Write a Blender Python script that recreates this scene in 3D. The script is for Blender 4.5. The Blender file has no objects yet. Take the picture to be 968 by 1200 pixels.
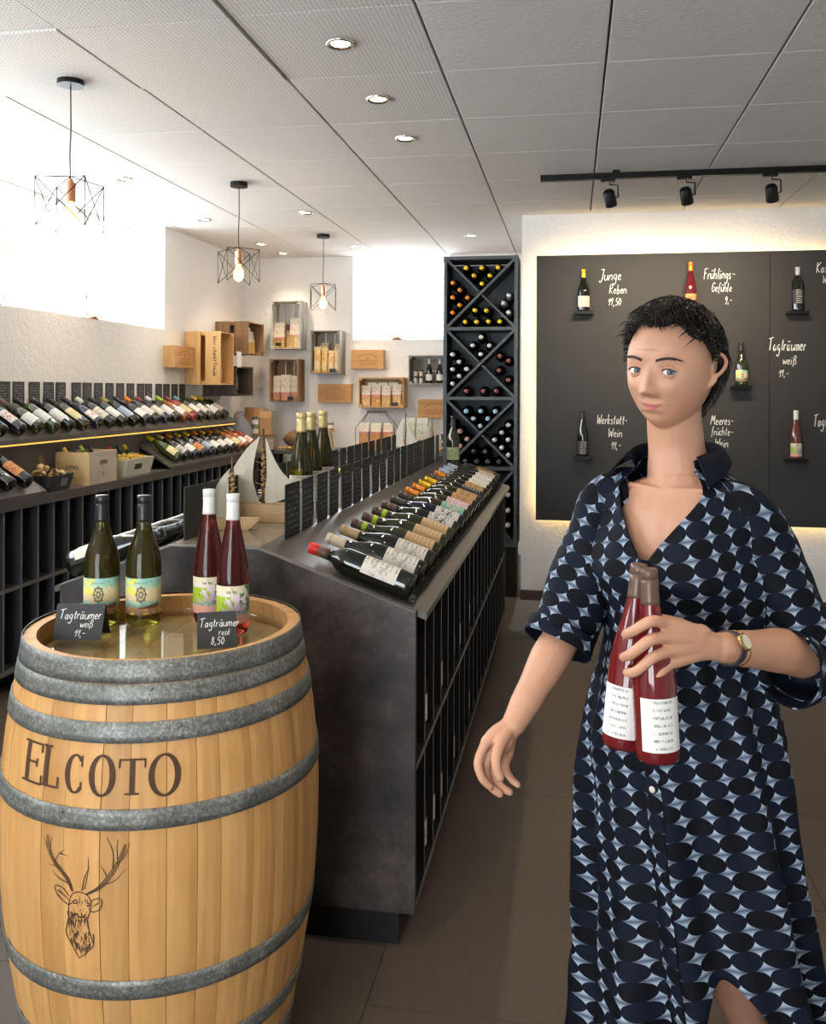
import bpy, bmesh, math, random
from mathutils import Vector, Matrix
R = math.radians
PI = math.pi
rnd = random.Random(7)
scene = bpy.context.scene
col = scene.collection

# ------------------------------------------------------------------ camera
cam_d = bpy.data.cameras.new('camera'); cam = bpy.data.objects.new('camera', cam_d); col.objects.link(cam)
F_PX, CX, CY, YAW, ROLL, CAM_H = 1050.0, 492.0, 457.0, 0.168, 0.004, 1.475
cam_d.sensor_fit = 'VERTICAL'; cam_d.sensor_height = 36.0; cam_d.lens = F_PX / 1200.0 * 36.0
cam_d.shift_x = (484.0 - CX) / 1200.0
cam_d.shift_y = -(600.0 - CY) / 1200.0
cam_d.clip_start = 0.05; cam_d.clip_end = 200
cam.location = (0, 0, CAM_H)
cam.rotation_euler = (Matrix.Rotation(YAW, 3, 'Z') @ Matrix.Rotation(R(90), 3, 'X') @ Matrix.Rotation(ROLL, 3, 'Z')).to_euler()
scene.camera = cam

# ------------------------------------------------------------------ world, daylight, exposure
world = bpy.data.worlds.new('overcast_sky'); scene.world = world; world.use_nodes = True
wn = world.node_tree.nodes
wn['Background'].inputs['Color'].default_value = (0.93, 0.97, 1.0, 1)
wn['Background'].inputs['Strength'].default_value = 11.5
scene.view_settings.view_transform = 'Standard'; scene.view_settings.look = 'None'
scene.view_settings.gamma = 1.0; scene.view_settings.use_curve_mapping = False
scene.view_settings.exposure = 0.22
cy = scene.cycles
cy.use_denoising = True
cy.max_bounces = 8; cy.diffuse_bounces = 5; cy.glossy_bounces = 4; cy.transmission_bounces = 8; cy.transparent_max_bounces = 8
cy.caustics_reflective = False; cy.caustics_refractive = False
cy.sample_clamp_indirect = 6.0

def portal(name, loc, size, direction):
    d = bpy.data.lights.new(name, 'AREA'); d.shape = 'RECTANGLE'; d.size, d.size_y = size
    d.cycles.is_portal = True
    o = bpy.data.objects.new(name, d); col.objects.link(o); o.location = loc
    o.rotation_euler = Vector(direction).to_track_quat('-Z', 'Z').to_euler()
portal('window_portal', (-3.42, 3.2, 2.33), (6.5, .8), (1, 0, 0))
portal('window_portal', (-1.55, 8.42, 2.33), (.95, .8), (0, -1, 0))
portal('shopfront_portal', (-1.3, -2.62, 1.5), (2.2, 2.3), (0, 1, 0))

def lamp(name, kind, loc, power, colour, radius=.02, direction=(0, 0, -1), cone=60, blend=.6):
    d = bpy.data.lights.new(name, kind); d.energy = power; d.color = colour; d.shadow_soft_size = radius
    if kind == 'SPOT': d.spot_size = R(cone); d.spot_blend = blend
    o = bpy.data.objects.new(name, d); col.objects.link(o); o.location = loc
    o.rotation_euler = Vector(direction).to_track_quat('-Z', 'Y').to_euler()
    return o

# ------------------------------------------------------------------ material helpers
class N:
    """small wrapper round one node material"""
    def __init__(s, name, rough=.5, metal=0., spec=.5, trans=0., ior=1.45, coat=0.):
        s.m = bpy.data.materials.new(name); s.m.use_nodes = True
        s.t = s.m.node_tree; s.b = s.t.nodes['Principled BSDF']
        s.b.inputs['Roughness'].default_value = rough; s.b.inputs['Metallic'].default_value = metal
        s.b.inputs['Specular IOR Level'].default_value = spec
        s.b.inputs['Transmission Weight'].default_value = trans; s.b.inputs['IOR'].default_value = ior
        s.b.inputs['Coat Weight'].default_value = coat
        s.co = None
    def node(s, k): return s.t.nodes.new(k)
    def link(s, a, b): s.t.links.new(a, b)
    def coord(s, kind='Object', scale=(1, 1, 1), rot=(0, 0, 0), loc=(0, 0, 0)):
        if s.co is None: s.co = s.node('ShaderNodeTexCoord')
        mp = s.node('ShaderNodeMapping'); mp.inputs['Scale'].default_value = scale
        mp.inputs['Rotation'].default_value = rot; mp.inputs['Location'].default_value = loc
        s.link(s.co.outputs[kind], mp.inputs['Vector']); return mp.outputs['Vector']
    def rand(s): return s.node('ShaderNodeObjectInfo').outputs['Random']
    def shift(s, vec, k=13.):
        a = s.node('ShaderNodeVectorMath'); a.operation = 'ADD'; s.link(vec, a.inputs[0])
        c = s.node('ShaderNodeCombineXYZ'); r = s.mul(s.rand(), k)
        for i in range(3): s.link(r, c.inputs[i])
        s.link(c.outputs[0], a.inputs[1]); return a.outputs[0]
    def noise(s, vec, scale=5, detail=4, rough=.5, dist=0.):
        n = s.node('ShaderNodeTexNoise'); s.link(vec, n.inputs['Vector']); n.inputs['Scale'].default_value = scale
        n.inputs['Detail'].default_value = detail; n.inputs['Roughness'].default_value = rough
        n.inputs['Distortion'].default_value = dist; return n.outputs['Fac']
    def math(s, op, a, b=0., c=None):
        n = s.node('ShaderNodeMath'); n.operation = op
        for i, v in enumerate((a, b) if c is None else (a, b, c)):
            if isinstance(v, (int, float)): n.inputs[i].default_value = v
            else: s.link(v, n.inputs[i])
        return n.outputs[0]
    def mul(s, a, b): return s.math('MULTIPLY', a, b)
    def add(s, a, b): return s.math('ADD', a, b)
    def sub(s, a, b): return s.math('SUBTRACT', a, b)
    def lt(s, a, b): return s.math('LESS_THAN', a, b)
    def gt(s, a, b): return s.math('GREATER_THAN', a, b)
    def mx(s, a, b): return s.math('MAXIMUM', a, b)
    def ramp(s, fac, stops, interp='LINEAR'):
        n = s.node('ShaderNodeValToRGB'); n.color_ramp.interpolation = interp; e = n.color_ramp.elements
        while len(e) < len(stops): e.new(.5)
        for i, (p, c) in enumerate(stops): e[i].position = p; e[i].color = (*c, 1) if len(c) == 3 else c
        s.link(fac, n.inputs[0]); return n.outputs[0]
    def mix(s, fac, a, b):
        n = s.node('ShaderNodeMix'); n.data_type = 'RGBA'
        for i, v in ((0, fac), (6, a), (7, b)):
            if isinstance(v, tuple): n.inputs[i].default_value = (*v, 1)
            elif isinstance(v, (int, float)): n.inputs[i].default_value = v
            else: s.link(v, n.inputs[i])
        return n.outputs[2]
    def xyz(s, vec):
        n = s.node('ShaderNodeSeparateXYZ'); s.link(vec, n.inputs[0]); return n.outputs
    def color(s, c):
        if isinstance(c, tuple): s.b.inputs['Base Color'].default_value = (*c, 1)
        else: s.link(c, s.b.inputs['Base Color'])
        return s
    def rough(s, v): s.link(v, s.b.inputs['Roughness']); return s
    def bump(s, h, strength=.3, dist=.01):
        n = s.node('ShaderNodeBump'); n.inputs['Strength'].default_value = strength; n.inputs['Distance'].default_value = dist
        s.link(h, n.inputs['Height']); s.link(n.outputs[0], s.b.inputs['Normal']); return s

CACHE = {}
def plain(name, c, rough=.5, metal=0., spec=.5, trans=0., ior=1.45, coat=0., vary=.0):
    if name in CACHE: return CACHE[name]
    n = N(name, rough, metal, spec, trans, ior, coat)
    v = n.coord(); f = n.noise(v, 40, 3)
    k = .12 + vary
    n.color(n.mix(f, tuple(x * (1 - k) for x in c), tuple(min(1, x * (1 + k)) for x in c)))
    CACHE[name] = n.m; return n.m

def glow(name, c, strength):
    n = N(name); n.b.inputs['Emission Color'].default_value = (*c, 1); n.b.inputs['Emission Strength'].default_value = strength
    n.color(c); return n.m

def wood(name, light, dark, axis=0, scale=1., rough=.55, grain=.5, vary=.25, bump=.15):
    if name in CACHE: return CACHE[name]
    n = N(name, rough); sc = [22 * scale] * 3; sc[axis] = 1.6 * scale
    v = n.shift(n.coord(scale=tuple(sc)))
    f = n.noise(v, 1.0, 6, .6, .6)
    sc2 = [90 * scale] * 3; sc2[axis] = 3 * scale
    g = n.noise(n.shift(n.coord(scale=tuple(sc2))), 1., 3, .6)
    ff = n.add(n.mul(f, 1 - grain * .4), n.mul(g, grain * .4))
    c = n.ramp(ff, [(.3, dark), (.62, light)])
    if vary:
        h = n.node('ShaderNodeHueSaturation'); n.link(c, h.inputs['Color'])
        n.link(n.add(n.mul(n.rand(), vary), 1 - vary * .5), h.inputs['Value']); c = h.outputs[0]
    n.color(c); n.bump(g, bump, .002); CACHE[name] = n.m; return n.m

def laminate(name, c1, c2, rough=.38, scale=3., bump=.03, spec=.5):
    n = N(name, rough, spec=spec); v = n.coord(); f = n.noise(v, scale, 3, .5); g = n.noise(v, scale * 9, 2)
    n.color(n.mix(n.mul(n.add(f, n.mul(g, .35)), .8), c1, c2)); n.rough(n.add(n.mul(f, .10), rough - .02))
    return n.m

# ------------------------------------------------------------------ mesh helpers
class MB:
    def __init__(s): s.v = []; s.f = []; s.mi = []; s.uv = []; s.sm = []
    def add(s, verts, faces, mi=0, uvs=None, smooth=False):
        b = len(s.v); s.v += [tuple(p) for p in verts]
        for k, f in enumerate(faces):
            s.f.append([b + i for i in f]); s.mi.append(mi); s.sm.append(smooth)
            s.uv.append(uvs[k] if uvs else None)
        return s
    def box(s, x0, x1, y0, y1, z0, z1, mi=0, M=None):
        v = [(x, y, z) for z in (z0, z1) for y in (y0, y1) for x in (x0, x1)]
        if M is not None: v = [M @ Vector(p) for p in v]
        return s.add(v, [(0, 2, 3, 1), (4, 5, 7, 6), (0, 1, 5, 4), (2, 6, 7, 3), (0, 4, 6, 2), (1, 3, 7, 5)], mi)
    def prism(s, poly, a, b, axis='Y', mi=0):
        """poly of 2-D points, extruded along axis from a to b"""
        def P(p, t): return {'Y': (p[0], t, p[1]), 'X': (t, p[0], p[1]), 'Z': (p[0], p[1], t)}[axis]
        n = len(poly); v = [P(p, a) for p in poly] + [P(p, b) for p in poly]
        f = [tuple(range(n)), tuple(range(2 * n - 1, n - 1, -1))] + [(i, i + n, (i + 1) % n + n, (i + 1) % n) for i in range(n)]
        return s.add(v, f, mi)
    def lathe(s, prof, n=24, mi=0, a0=0., a1=2 * PI, z0=0., c=(0, 0), M=None, smooth=True, cap=False):
        full = abs(a1 - a0 - 2 * PI) < 1e-6; m = n if full else n + 1
        vs = []
        for r, z in prof:
            for i in range(m):
                a = a0 + (a1 - a0) * i / n; vs.append((c[0] + r * math.cos(a), c[1] + r * math.sin(a), z + z0))
        fs = []; uv = []; L = len(prof)
        for j in range(L - 1):
            for i in range(n):
                k = (i + 1) % m
                fs.append((j * m + i, j * m + k, (j + 1) * m + k, (j + 1) * m + i))
                uv.append([(i / n, j / (L - 1)), ((i + 1) / n, j / (L - 1)), ((i + 1) / n, (j + 1) / (L - 1)), (i / n, (j + 1) / (L - 1))])
        if cap:
            fs.append(tuple(range(m - 1, -1, -1))); uv.append([(0, 0)] * m)
            fs.append(tuple((L - 1) * m + i for i in range(m))); uv.append([(0, 0)] * m)
        if M is not None: vs = [M @ Vector(p) for p in vs]
        return s.add(vs, fs, mi, uv, smooth)
    def tube(s, pts, r, n=6, mi=0, closed=False, smooth=True):
        pts = [Vector(p) for p in pts]; rings = []; L = len(pts)
        rs = r if isinstance(r, (list, tuple)) else [r] * L
        prev = None
        for i, p in enumerate(pts):
            if closed: d = pts[(i + 1) % L] - pts[i - 1]
            else: d = pts[min(i + 1, L - 1)] - pts[max(i - 1, 0)]
            d = d.normalized() if d.length > 1e-9 else Vector((0, 0, 1))
            if prev is None: u = d.orthogonal().normalized()
            else:
                u = prev - d * prev.dot(d); u = u.normalized() if u.length > 1e-6 else d.orthogonal().normalized()
            prev = u; w = d.cross(u)
            rings.append([p + (u * math.cos(2 * PI * k / n) + w * math.sin(2 * PI * k / n)) * rs[i] for k in range(n)])
        v = [q for ring in rings for q in ring]; f = []
        for j in range(L if closed else L - 1):
            j2 = (j + 1) % L
            for k in range(n): f.append((j * n + k, j * n + (k + 1) % n, j2 * n + (k + 1) % n, j2 * n + k))
        s.add(v, f, mi, None, smooth)
        if not closed: s.add(rings[0], [tuple(range(n - 1, -1, -1))], mi); s.add(rings[-1], [tuple(range(n))], mi)
        return s
    def mesh(s, name, mats):
        me = bpy.data.meshes.new(name); me.from_pydata(s.v, [], s.f)
        if any(u is not None for u in s.uv):
            l = me.uv_layers.new(name='UVMap'); k = 0
            for f, u in zip(s.f, s.uv):
                for i in range(len(f)): l.data[k].uv = u[i] if u else (0, 0); k += 1
        for m in mats: me.materials.append(m)
        me.polygons.foreach_set('material_index', s.mi); me.polygons.foreach_set('use_smooth', s.sm)
        me.update(); return me

def link(name, me, parent=None, loc=(0, 0, 0), rot=(0, 0, 0)):
    o = bpy.data.objects.new(name, me); col.objects.link(o)
    if parent: o.parent = parent
    o.location = loc; o.rotation_euler = rot; return o
def part(name, mb, mats, parent, loc=(0, 0, 0), rot=(0, 0, 0), label=None):
    if not isinstance(mats, (list, tuple)): mats = [mats]
    o = link(name, mb.mesh(name, mats) if isinstance(mb, MB) else mb, parent, loc, rot)
    if label: o['label'] = label
    return o
def tag(o, label, cat, group=None, kind=None):
    o['label'] = label; o['category'] = cat
    if group: o['group'] = group
    if kind: o['kind'] = kind
    return o
def thing(name, label, cat, loc=(0, 0, 0), rot=(0, 0, 0), group=None):
    return tag(link(name, None, None, loc, rot), label, cat, group)
def struct(name, mb, mats, label=None):
    if not isinstance(mats, (list, tuple)): mats = [mats]
    o = link(name, mb.mesh(name, mats)); o['kind'] = 'structure'
    if label: o['label'] = label
    return o
def B(*a, **k): return MB().box(*a, **k)
def copy_tree(o, parent=None):
    c = o.copy(); col.objects.link(c)
    if parent: c.parent = parent
    for ch in list(o.children): copy_tree(ch, c)
    return c
ORD = ['first', 'second', 'third', 'fourth', 'fifth', 'sixth', 'seventh', 'eighth', 'ninth', 'tenth', 'eleventh', 'twelfth', 'thirteenth', 'fourteenth', 'fifteenth', 'sixteenth', 'seventeenth', 'eighteenth', 'nineteenth', 'twentieth', 'twenty-first', 'twenty-second', 'twenty-third', 'twenty-fourth', 'twenty-fifth', 'twenty-sixth', 'twenty-seventh', 'twenty-eighth', 'twenty-ninth', 'thirtieth']

# ------------------------------------------------------------------ handwriting: small stroke alphabet (x right, y up, x-height 1, cap 2)
G = {
 'J': (1.1, [[(0.2, 2), (1.1, 2)], [(.9, 2), (.75, .3), (.3, -.4), (0, -.1)]]),
 'u': (1.0, [[(0, 1), (.05, .2), (.35, 0), (.75, .3), (.8, 1), (.85, 0)]]),
 'n': (1.0, [[(0, 0), (.05, 1)], [(.05, .6), (.4, 1), (.75, .8), (.8, 0)]]),
 'g': (1.0, [[(.75, .9), (.35, 1), (.05, .6), (.3, .15), (.7, .4), (.78, .95), (.7, -.6), (.3, -.9), (0, -.6)]]),
 'e': (.9, [[(.1, .5), (.65, .65), (.5, 1), (.15, .85), (.05, .3), (.35, 0), (.75, .2)]]),
 'R': (1.2, [[(.1, 0), (.15, 2)], [(0, 1.8), (.6, 2.1), (.9, 1.6), (.6, 1.1), (.2, 1), (.95, 0)]]),
 'b': (.9, [[(.05, 2), (.05, .1), (.5, 0), (.7, .5), (.4, .95), (.08, .6)]]),
 'F': (1.1, [[(.15, 0), (.15, 2)], [(-.1, 1.9), (1, 2.05)], [(.15, 1.1), (.8, 1.15)]]),
 'r': (.7, [[(0, 0), (.05, 1)], [(.05, .6), (.3, .95), (.6, .95)]]),
 'ü': (1.0, [[(0, 1), (.05, .2), (.35, 0), (.75, .3), (.8, 1), (.85, 0)], [(.2, 1.4), (.22, 1.6)], [(.6, 1.4), (.62, 1.6)]]),
 'ä': (1.0, [[(.7, .8), (.35, 1), (.05, .5), (.3, 0), (.65, .3), (.72, 1), (.8, 0)], [(.2, 1.4), (.22, 1.6)], [(.6, 1.4), (.62, 1.6)]]),
 'a': (1.0, [[(.7, .8), (.35, 1), (.05, .5), (.3, 0), (.65, .3), (.72, 1), (.8, 0)]]),
 'h': (1.0, [[(0, 0), (.05, 2)], [(.05, .6), (.4, 1), (.75, .8), (.8, 0)]]),
 'l': (.5, [[(.1, 2), (.08, .2), (.3, 0)]]),
 'i': (.45, [[(.1, 1), (.12, .1), (.25, 0)], [(.12, 1.4), (.15, 1.55)]]),
 's': (.8, [[(.6, .9), (.3, 1), (.1, .75), (.5, .35), (.4, 0), (0, .1)]]),
 'G': (1.2, [[(1, 1.8), (.6, 2.1), (.1, 1.4), (.15, .3), (.6, 0), (1, .5), (1, 1), (.6, 1)]]),
 'f': (.7, [[(.7, 1.9), (.4, 2), (.25, 1.5), (.2, -.4)], [(0, 1), (.6, 1.05)]]),
 't': (.7, [[(.25, 1.7), (.25, .2), (.5, 0)], [(0, 1.1), (.6, 1.15)]]),
 'W': (1.5, [[(0, 2), (.3, 0), (.7, 1.4), (1.05, 0), (1.4, 2)]]),
 'w': (1.2, [[(0, 1), (.25, 0), (.5, .8), (.8, 0), (1.05, 1)]]),
 'k': (.9, [[(.05, 2), (.05, 0)], [(.7, 1), (.1, .45), (.7, 0)]]),
 'M': (1.5, [[(0, 0), (.2, 2), (.65, .7), (1.1, 2), (1.3, 0)]]),
 'c': (.8, [[(.65, .85), (.35, 1), (.05, .5), (.3, 0), (.7, .15)]]),
 'K': (1.1, [[(.1, 2), (.1, 0)], [(.95, 2), (.15, .95), (.95, 0)]]),
 'T': (1.3, [[(-.1, 1.9), (1.3, 2.15)], [(.55, 2), (.5, 0)]]),
 'm': (1.3, [[(0, 0), (.05, 1)], [(.05, .6), (.3, 1), (.55, .8), (.58, 0)], [(.58, .6), (.85, 1), (1.1, .8), (1.15, 0)]]),
 'ß': (1.0, [[(.05, -.5), (.1, 1.6), (.5, 1.9), (.7, 1.4), (.35, 1.05), (.8, .7), (.7, .1), (.25, .05)]]),
 'é': (.9, [[(.1, .5), (.65, .65), (.5, 1), (.15, .85), (.05, .3), (.35, 0), (.75, .2)], [(.3, 1.3), (.6, 1.6)]]),
 'o': (.9, [[(.35, 1), (.05, .5), (.35, 0), (.7, .5), (.35, 1)]]),
 '1': (.7, [[(-.1, .9), (.5, 1.7), (.35, 0)]]), '5': (.9, [[(.8, 1.7), (.2, 1.65), (.15, 1), (.6, 1), (.7, .4), (.35, 0), (0, .1)]]),
 '0': (1., [[(.4, 1.7), (.05, .9), (.35, 0), (.8, .8), (.4, 1.7)]]), '9': (.9, [[(.7, 1.3), (.35, 1.7), (.1, 1.2), (.4, .8), (.7, 1.3), (.5, 0), (.1, -.1)]]),
 '2': (.9, [[(.05, 1.3), (.4, 1.7), (.7, 1.2), (0, 0), (.8, .05)]]), '8': (.9, [[(.6, 1.4), (.3, 1.7), (.1, 1.3), (.65, .5), (.35, 0), (.05, .4), (.6, 1.4)]]),
 ',': (.4, [[(.2, .15), (.05, -.35)]]), '-': (.9, [[(.1, .8), (.8, .85)]]), ' ': (.7, []),
 'S': (1.1, [[(.9, 1.7), (.5, 2), (.1, 1.5), (.8, .6), (.5, 0), (0, .3)]]), 'E': (1., [[(.85, 2), (.1, 2), (.1, 0), (.85, 0)], [(.1, 1), (.7, 1)]]),
 'P': (1., [[(.1, 0), (.1, 2), (.7, 1.9), (.8, 1.3), (.1, 1)]]), 'A': (1.2, [[(0, 0), (.5, 2), (1, 0)], [(.2, .7), (.8, .7)]]),
 'd': (1., [[(.7, .8), (.35, 1), (.05, .5), (.3, 0), (.65, .3), (.72, 2), (.8, 0)]]),
}
def ribbon(mb, pts, w, f, mi=0, uvw=None):
    """flat stroke of width w along 2-D pts, each placed with f(x, y)"""
    pts = [Vector(p) for p in pts]; L = len(pts); left = []; right = []
    for i, p in enumerate(pts):
        d = pts[min(i + 1, L - 1)] - pts[max(i - 1, 0)]
        d = d.normalized() if d.length else Vector((1, 0)); nrm = Vector((-d.y, d.x)) * (w[i] if isinstance(w, list) else w) * .5
        left.append(f(*(p + nrm))); right.append(f(*(p - nrm)))
    mb.add(left + right, [(i, i + L, i + L + 1, i + 1) for i in range(L - 1)], mi)
def smooth_pts(pts, k=4):
    if len(pts) < 3: return pts
    out = []
    P = [pts[0]] + list(pts) + [pts[-1]]
    for i in range(1, len(P) - 2):
        p0, p1, p2, p3 = P[i - 1], P[i], P[i + 1], P[i + 2]
        for j in range(k):
            t = j / k
            out.append(tuple(.5 * (2 * p1[c] + (p2[c] - p0[c]) * t + (2 * p0[c] - 5 * p1[c] + 4 * p2[c] - p3[c]) * t * t + (3 * p1[c] - p0[c] - 3 * p2[c] + p3[c]) * t ** 3) for c in (0, 1)))
    out.append(tuple(pts[-1])); return out
def write(mb, text, x, y, h, f, w=None, slant=.12, mi=0, squeeze=.85, anchor='l'):
    """handwritten text; h is the height of a capital"""
    u = h / 2.0; w = w or h * .09; tot = sum(G[c][0] for c in text) * u * squeeze
    if anchor == 'c': x -= tot / 2
    if anchor == 'r': x -= tot
    for c in text:
        adv, strokes = G[c]; jx, jy = rnd.uniform(-.04, .04), rnd.uniform(-.06, .06)
        for st in strokes:
            pts = smooth_pts([(x + (px * squeeze + py * slant) * u + jx * u, y + (py + jy) * u) for px, py in st], 3)
            ribbon(mb, pts, w, f, mi)
        x += (adv * squeeze + .12) * u
# ------------------------------------------------------------------ materials
M_wall = N('white_roughcast_plaster', .85)
_v = M_wall.coord(); _f = M_wall.noise(_v, 26, 5, .6, .8)
M_wall.color(M_wall.mix(_f, (.80, .79, .77), (.86, .85, .83))); M_wall.bump(_f, .55, .012); M_wall = M_wall.m
def ceiling_mat(name, perforated):
    n = N(name, .9); v = n.shift(n.coord(scale=(1, 1, 1)), 3.)
    if perforated:
        vo = n.node('ShaderNodeTexVoronoi'); vo.feature = 'F1'; vo.inputs['Scale'].default_value = 62; vo.inputs['Randomness'].default_value = .15
        n.link(n.coord(), vo.inputs['Vector']); h = n.gt(vo.outputs['Distance'], .27)
        n.color(n.mix(h, (.50, .485, .46), (.76, .75, .72))); n.bump(h, .25, .002)
    else:
        vv = n.shift(n.coord(scale=(10, 34, 20)), 5.); f = n.noise(vv, 3.2, 5, .65, .9)
        n.color(n.mix(f, (.70, .68, .65), (.80, .78, .75))); n.bump(f, .7, .006)
    return n.m
M_ceil_perf = ceiling_mat('perforated_ceiling_board', True)
M_ceil_fib = ceiling_mat('fibrous_ceiling_board', False)
M_ceil_gap = plain('ceiling_void', (.12, .115, .11), .9)
M_floor = N('brown_grey_vinyl_tile', .42)
_v = M_floor.shift(M_floor.coord(scale=(60, 9, 9)), 4.); _f = M_floor.noise(_v, 1., 5, .6); _g = M_floor.noise(M_floor.coord(), 2.5, 4)
M_floor.color(M_floor.mix(M_floor.add(M_floor.mul(_f, .6), M_floor.mul(_g, .4)), (.075, .056, .042), (.135, .104, .080)))
M_floor.bump(_f, .15, .002); M_floor = M_floor.m
M_grout = plain('floor_joint', (.03, .024, .02), .8)
M_lam = N('dark_concrete_laminate', .36); _v = M_lam.coord(); _a = M_lam.noise(_v, 2.6, 6, .62, .5); _b = M_lam.noise(_v, 11, 5, .65, .2); _c = M_lam.noise(_v, 70, 3)
_m = M_lam.ramp(M_lam.add(M_lam.mul(_a, .62), M_lam.add(M_lam.mul(_b, .30), M_lam.mul(_c, .08))), [(.38, (.014, .013, .014)), (.50, (.045, .038, .037)), (.60, (.105, .085, .075))]); M_lam.color(_m); M_lam.rough(M_lam.add(M_lam.mul(_b, .3), .26)); M_lam = M_lam.m
M_lam2 = laminate('charcoal_laminate', (.030, .031, .033), (.062, .062, .063), .36, 6.)
M_lamtop = laminate('charcoal_laminate_top', (.060, .054, .048), (.135, .122, .108), .27, 6.)
M_cub = laminate('anthracite_board', (.020, .023, .030), (.040, .045, .056), .5, 8.)
M_cubk = plain('near_black_board', (.009, .009, .011), .55)
M_reflstrip = plain('painted_reflection', (.62, .70, .80), .25)  # pale blue stands for the bright reflections between the price cards
M_edge = plain('grey_board_edge', (.15, .145, .14), .5)
M_black = plain('black_plinth', (.006, .006, .006), .5)
M_rack = laminate('slate_grey_rack_board', (.055, .066, .075), (.085, .098, .108), .5, 8.)
M_whiteframe = plain('white_window_frame', (.8, .8, .8), .4)
def thin_glass(name, tint, gloss):
    n = N(name); tr = n.node('ShaderNodeBsdfTransparent'); tr.inputs['Color'].default_value = (*tint, 1)
    gl = n.node('ShaderNodeBsdfGlossy'); gl.inputs['Roughness'].default_value = .02
    mx = n.node('ShaderNodeMixShader'); mx.inputs[0].default_value = gloss
    n.link(tr.outputs[0], mx.inputs[1]); n.link(gl.outputs[0], mx.inputs[2])
    n.link(mx.outputs[0], n.t.nodes['Material Output'].inputs['Surface']); return n.m
M_glasspane = thin_glass('window_glass', (.98, .99, 1.), .05)
M_skirt = plain('brown_skirting', (.06, .035, .022), .5)
M_metal_black = plain('matt_black_metal', (.012, .012, .012), .4, .6)
M_copper = plain('copper_socket', (.80, .36, .20), .3, .9)
M_bulb = glow('amber_filament_bulb', (1., .50, .12), 7.)
M_filament = glow('glowing_filament', (1., .8, .45), 60.)
M_spotglow = glow('lit_downlight_lens', (1., .86, .62), 14.)
M_led = glow('warm_led_strip', (1., .55, .10), 1.15)
M_led2 = glow('warm_led_strip_behind_board', (1., .66, .24), 22.)
M_chrome = plain('brushed_chrome_ring', (.7, .66, .6), .25, 1.)
M_board = laminate('black_chalkboard', (.022, .022, .023), (.036, .035, .034), .62, 2.5)
M_chalk = plain('white_chalk', (.75, .75, .73), .9)

# ------------------------------------------------------------------ setting
H = 2.71; XL = -3.05; YB = 8.08; XR = 3.2; YF = -2.5; YD = 6.35; XD = -.35
GX0, GDX, GY0, GDY = .122, .622, 2.82, .615
o = struct('ceiling', B(XL - .4, XR + .2, YF - .2, YB + .4, H + .022, H + .2), M_ceil_gap)
pan = {}
def panel_mesh(kind):
    if kind not in pan:
        m = MB(); gx, gy, t, b = GDX - .008, GDY - .004, .022, .003
        pts = [(0, 0), (gx, 0), (gx, gy), (0, gy)]; ins = [(b, b), (gx - b, b), (gx - b, gy - b), (b, gy - b)]
        v = [(x, y, t) for x, y in pts] + [(x, y, b) for x, y in pts] + [(x, y, 0) for x, y in ins]
        f = [(0, 1, 5, 4), (1, 2, 6, 5), (2, 3, 7, 6), (3, 0, 4, 7), (4, 5, 9, 8), (5, 6, 10, 9), (6, 7, 11, 10), (7, 4, 8, 11), (8, 9, 10, 11)]
        m.add(v, f); pan[kind] = m.mesh('ceiling_panel', [M_ceil_perf if kind else M_ceil_fib])
    return pan[kind]
for i in range(-6, 5):
    for j in range(-9, 9):
        x = GX0 + i * GDX + .004; y = GY0 + j * GDY + .002
        if x + .6 < XL or x > XR or y > YB or (x > XD and y > YD + .1): continue
        z = H
        if (i, j) == (-2, 1): z = H - .0
        if (i, j) in ((-3, 0), (-3, -1), (-4, 0)): z = H - .006
        p = link('ceiling_panel', panel_mesh(1 if i <= -2 and j <= 1 else 0), o, (x, y, z))

o = struct('floor', B(XL - .4, XR + .2, YF - .2, YB + .4, -.1, -.004), M_grout)
tile = B(0, .598, 0, 1.198, -.02, 0).mesh('floor_tile', [M_floor])
for i in range(-6, 6):
    for j in range(-3, 8):
        x = .12 + i * .6; y = .3 + j * 1.2 + (.6 if i % 2 else 0)
        if x + .6 < XL or x > XR or y > YB: continue
        link('floor_tile', tile, o, (x, y, 0))

o = link('floor_patch', B(-.372, .80, 5.36, 6.325, 0, .004).mesh('floor_patch', [plain('light_grey_patch', (.17, .165, .17), .8)])); tag(o, 'flat light grey patch on the floor between the tall rack and the chalkboard wall', 'mat')  # thin light grey patch added over the far floor tiles
# left wall with the long high window
m = MB(); T = .36
m.box(XL - T, XL, YF, YB + T, 0, 1.925); m.box(XL - T, XL, 6.38, YB + T, 1.925, H + .1); m.box(XL - T, XL, YF, .0, 1.925, H + .1)
struct('wall_left', m, M_wall)
m = MB(); m.box(XL, -2.0, YB, YB + T, 0, H + .1); m.box(-2.0, -1.1, YB, YB + T, 0, 1.935); m.box(-1.1, XD, YB, YB + T, 0, H + .1)
struct('wall_back', m, M_wall)
struct('wall_partition', B(XD, XR, YD, YB + T, 0, H + .1), M_wall)
struct('wall_right', B(XR, XR + .2, YF, YD, 0, H + .1), M_wall)
m = MB(); m.box(XL, -2.4, YF - .2, YF, 0, H + .1); m.box(-.2, XR, YF - .2, YF, 0, H + .1); m.box(-2.4, -.2, YF - .2, YF, 0, .3); m.box(-2.4, -.2, YF - .2, YF, 2.6, H + .1)
struct('wall_front', m, M_wall)
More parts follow.
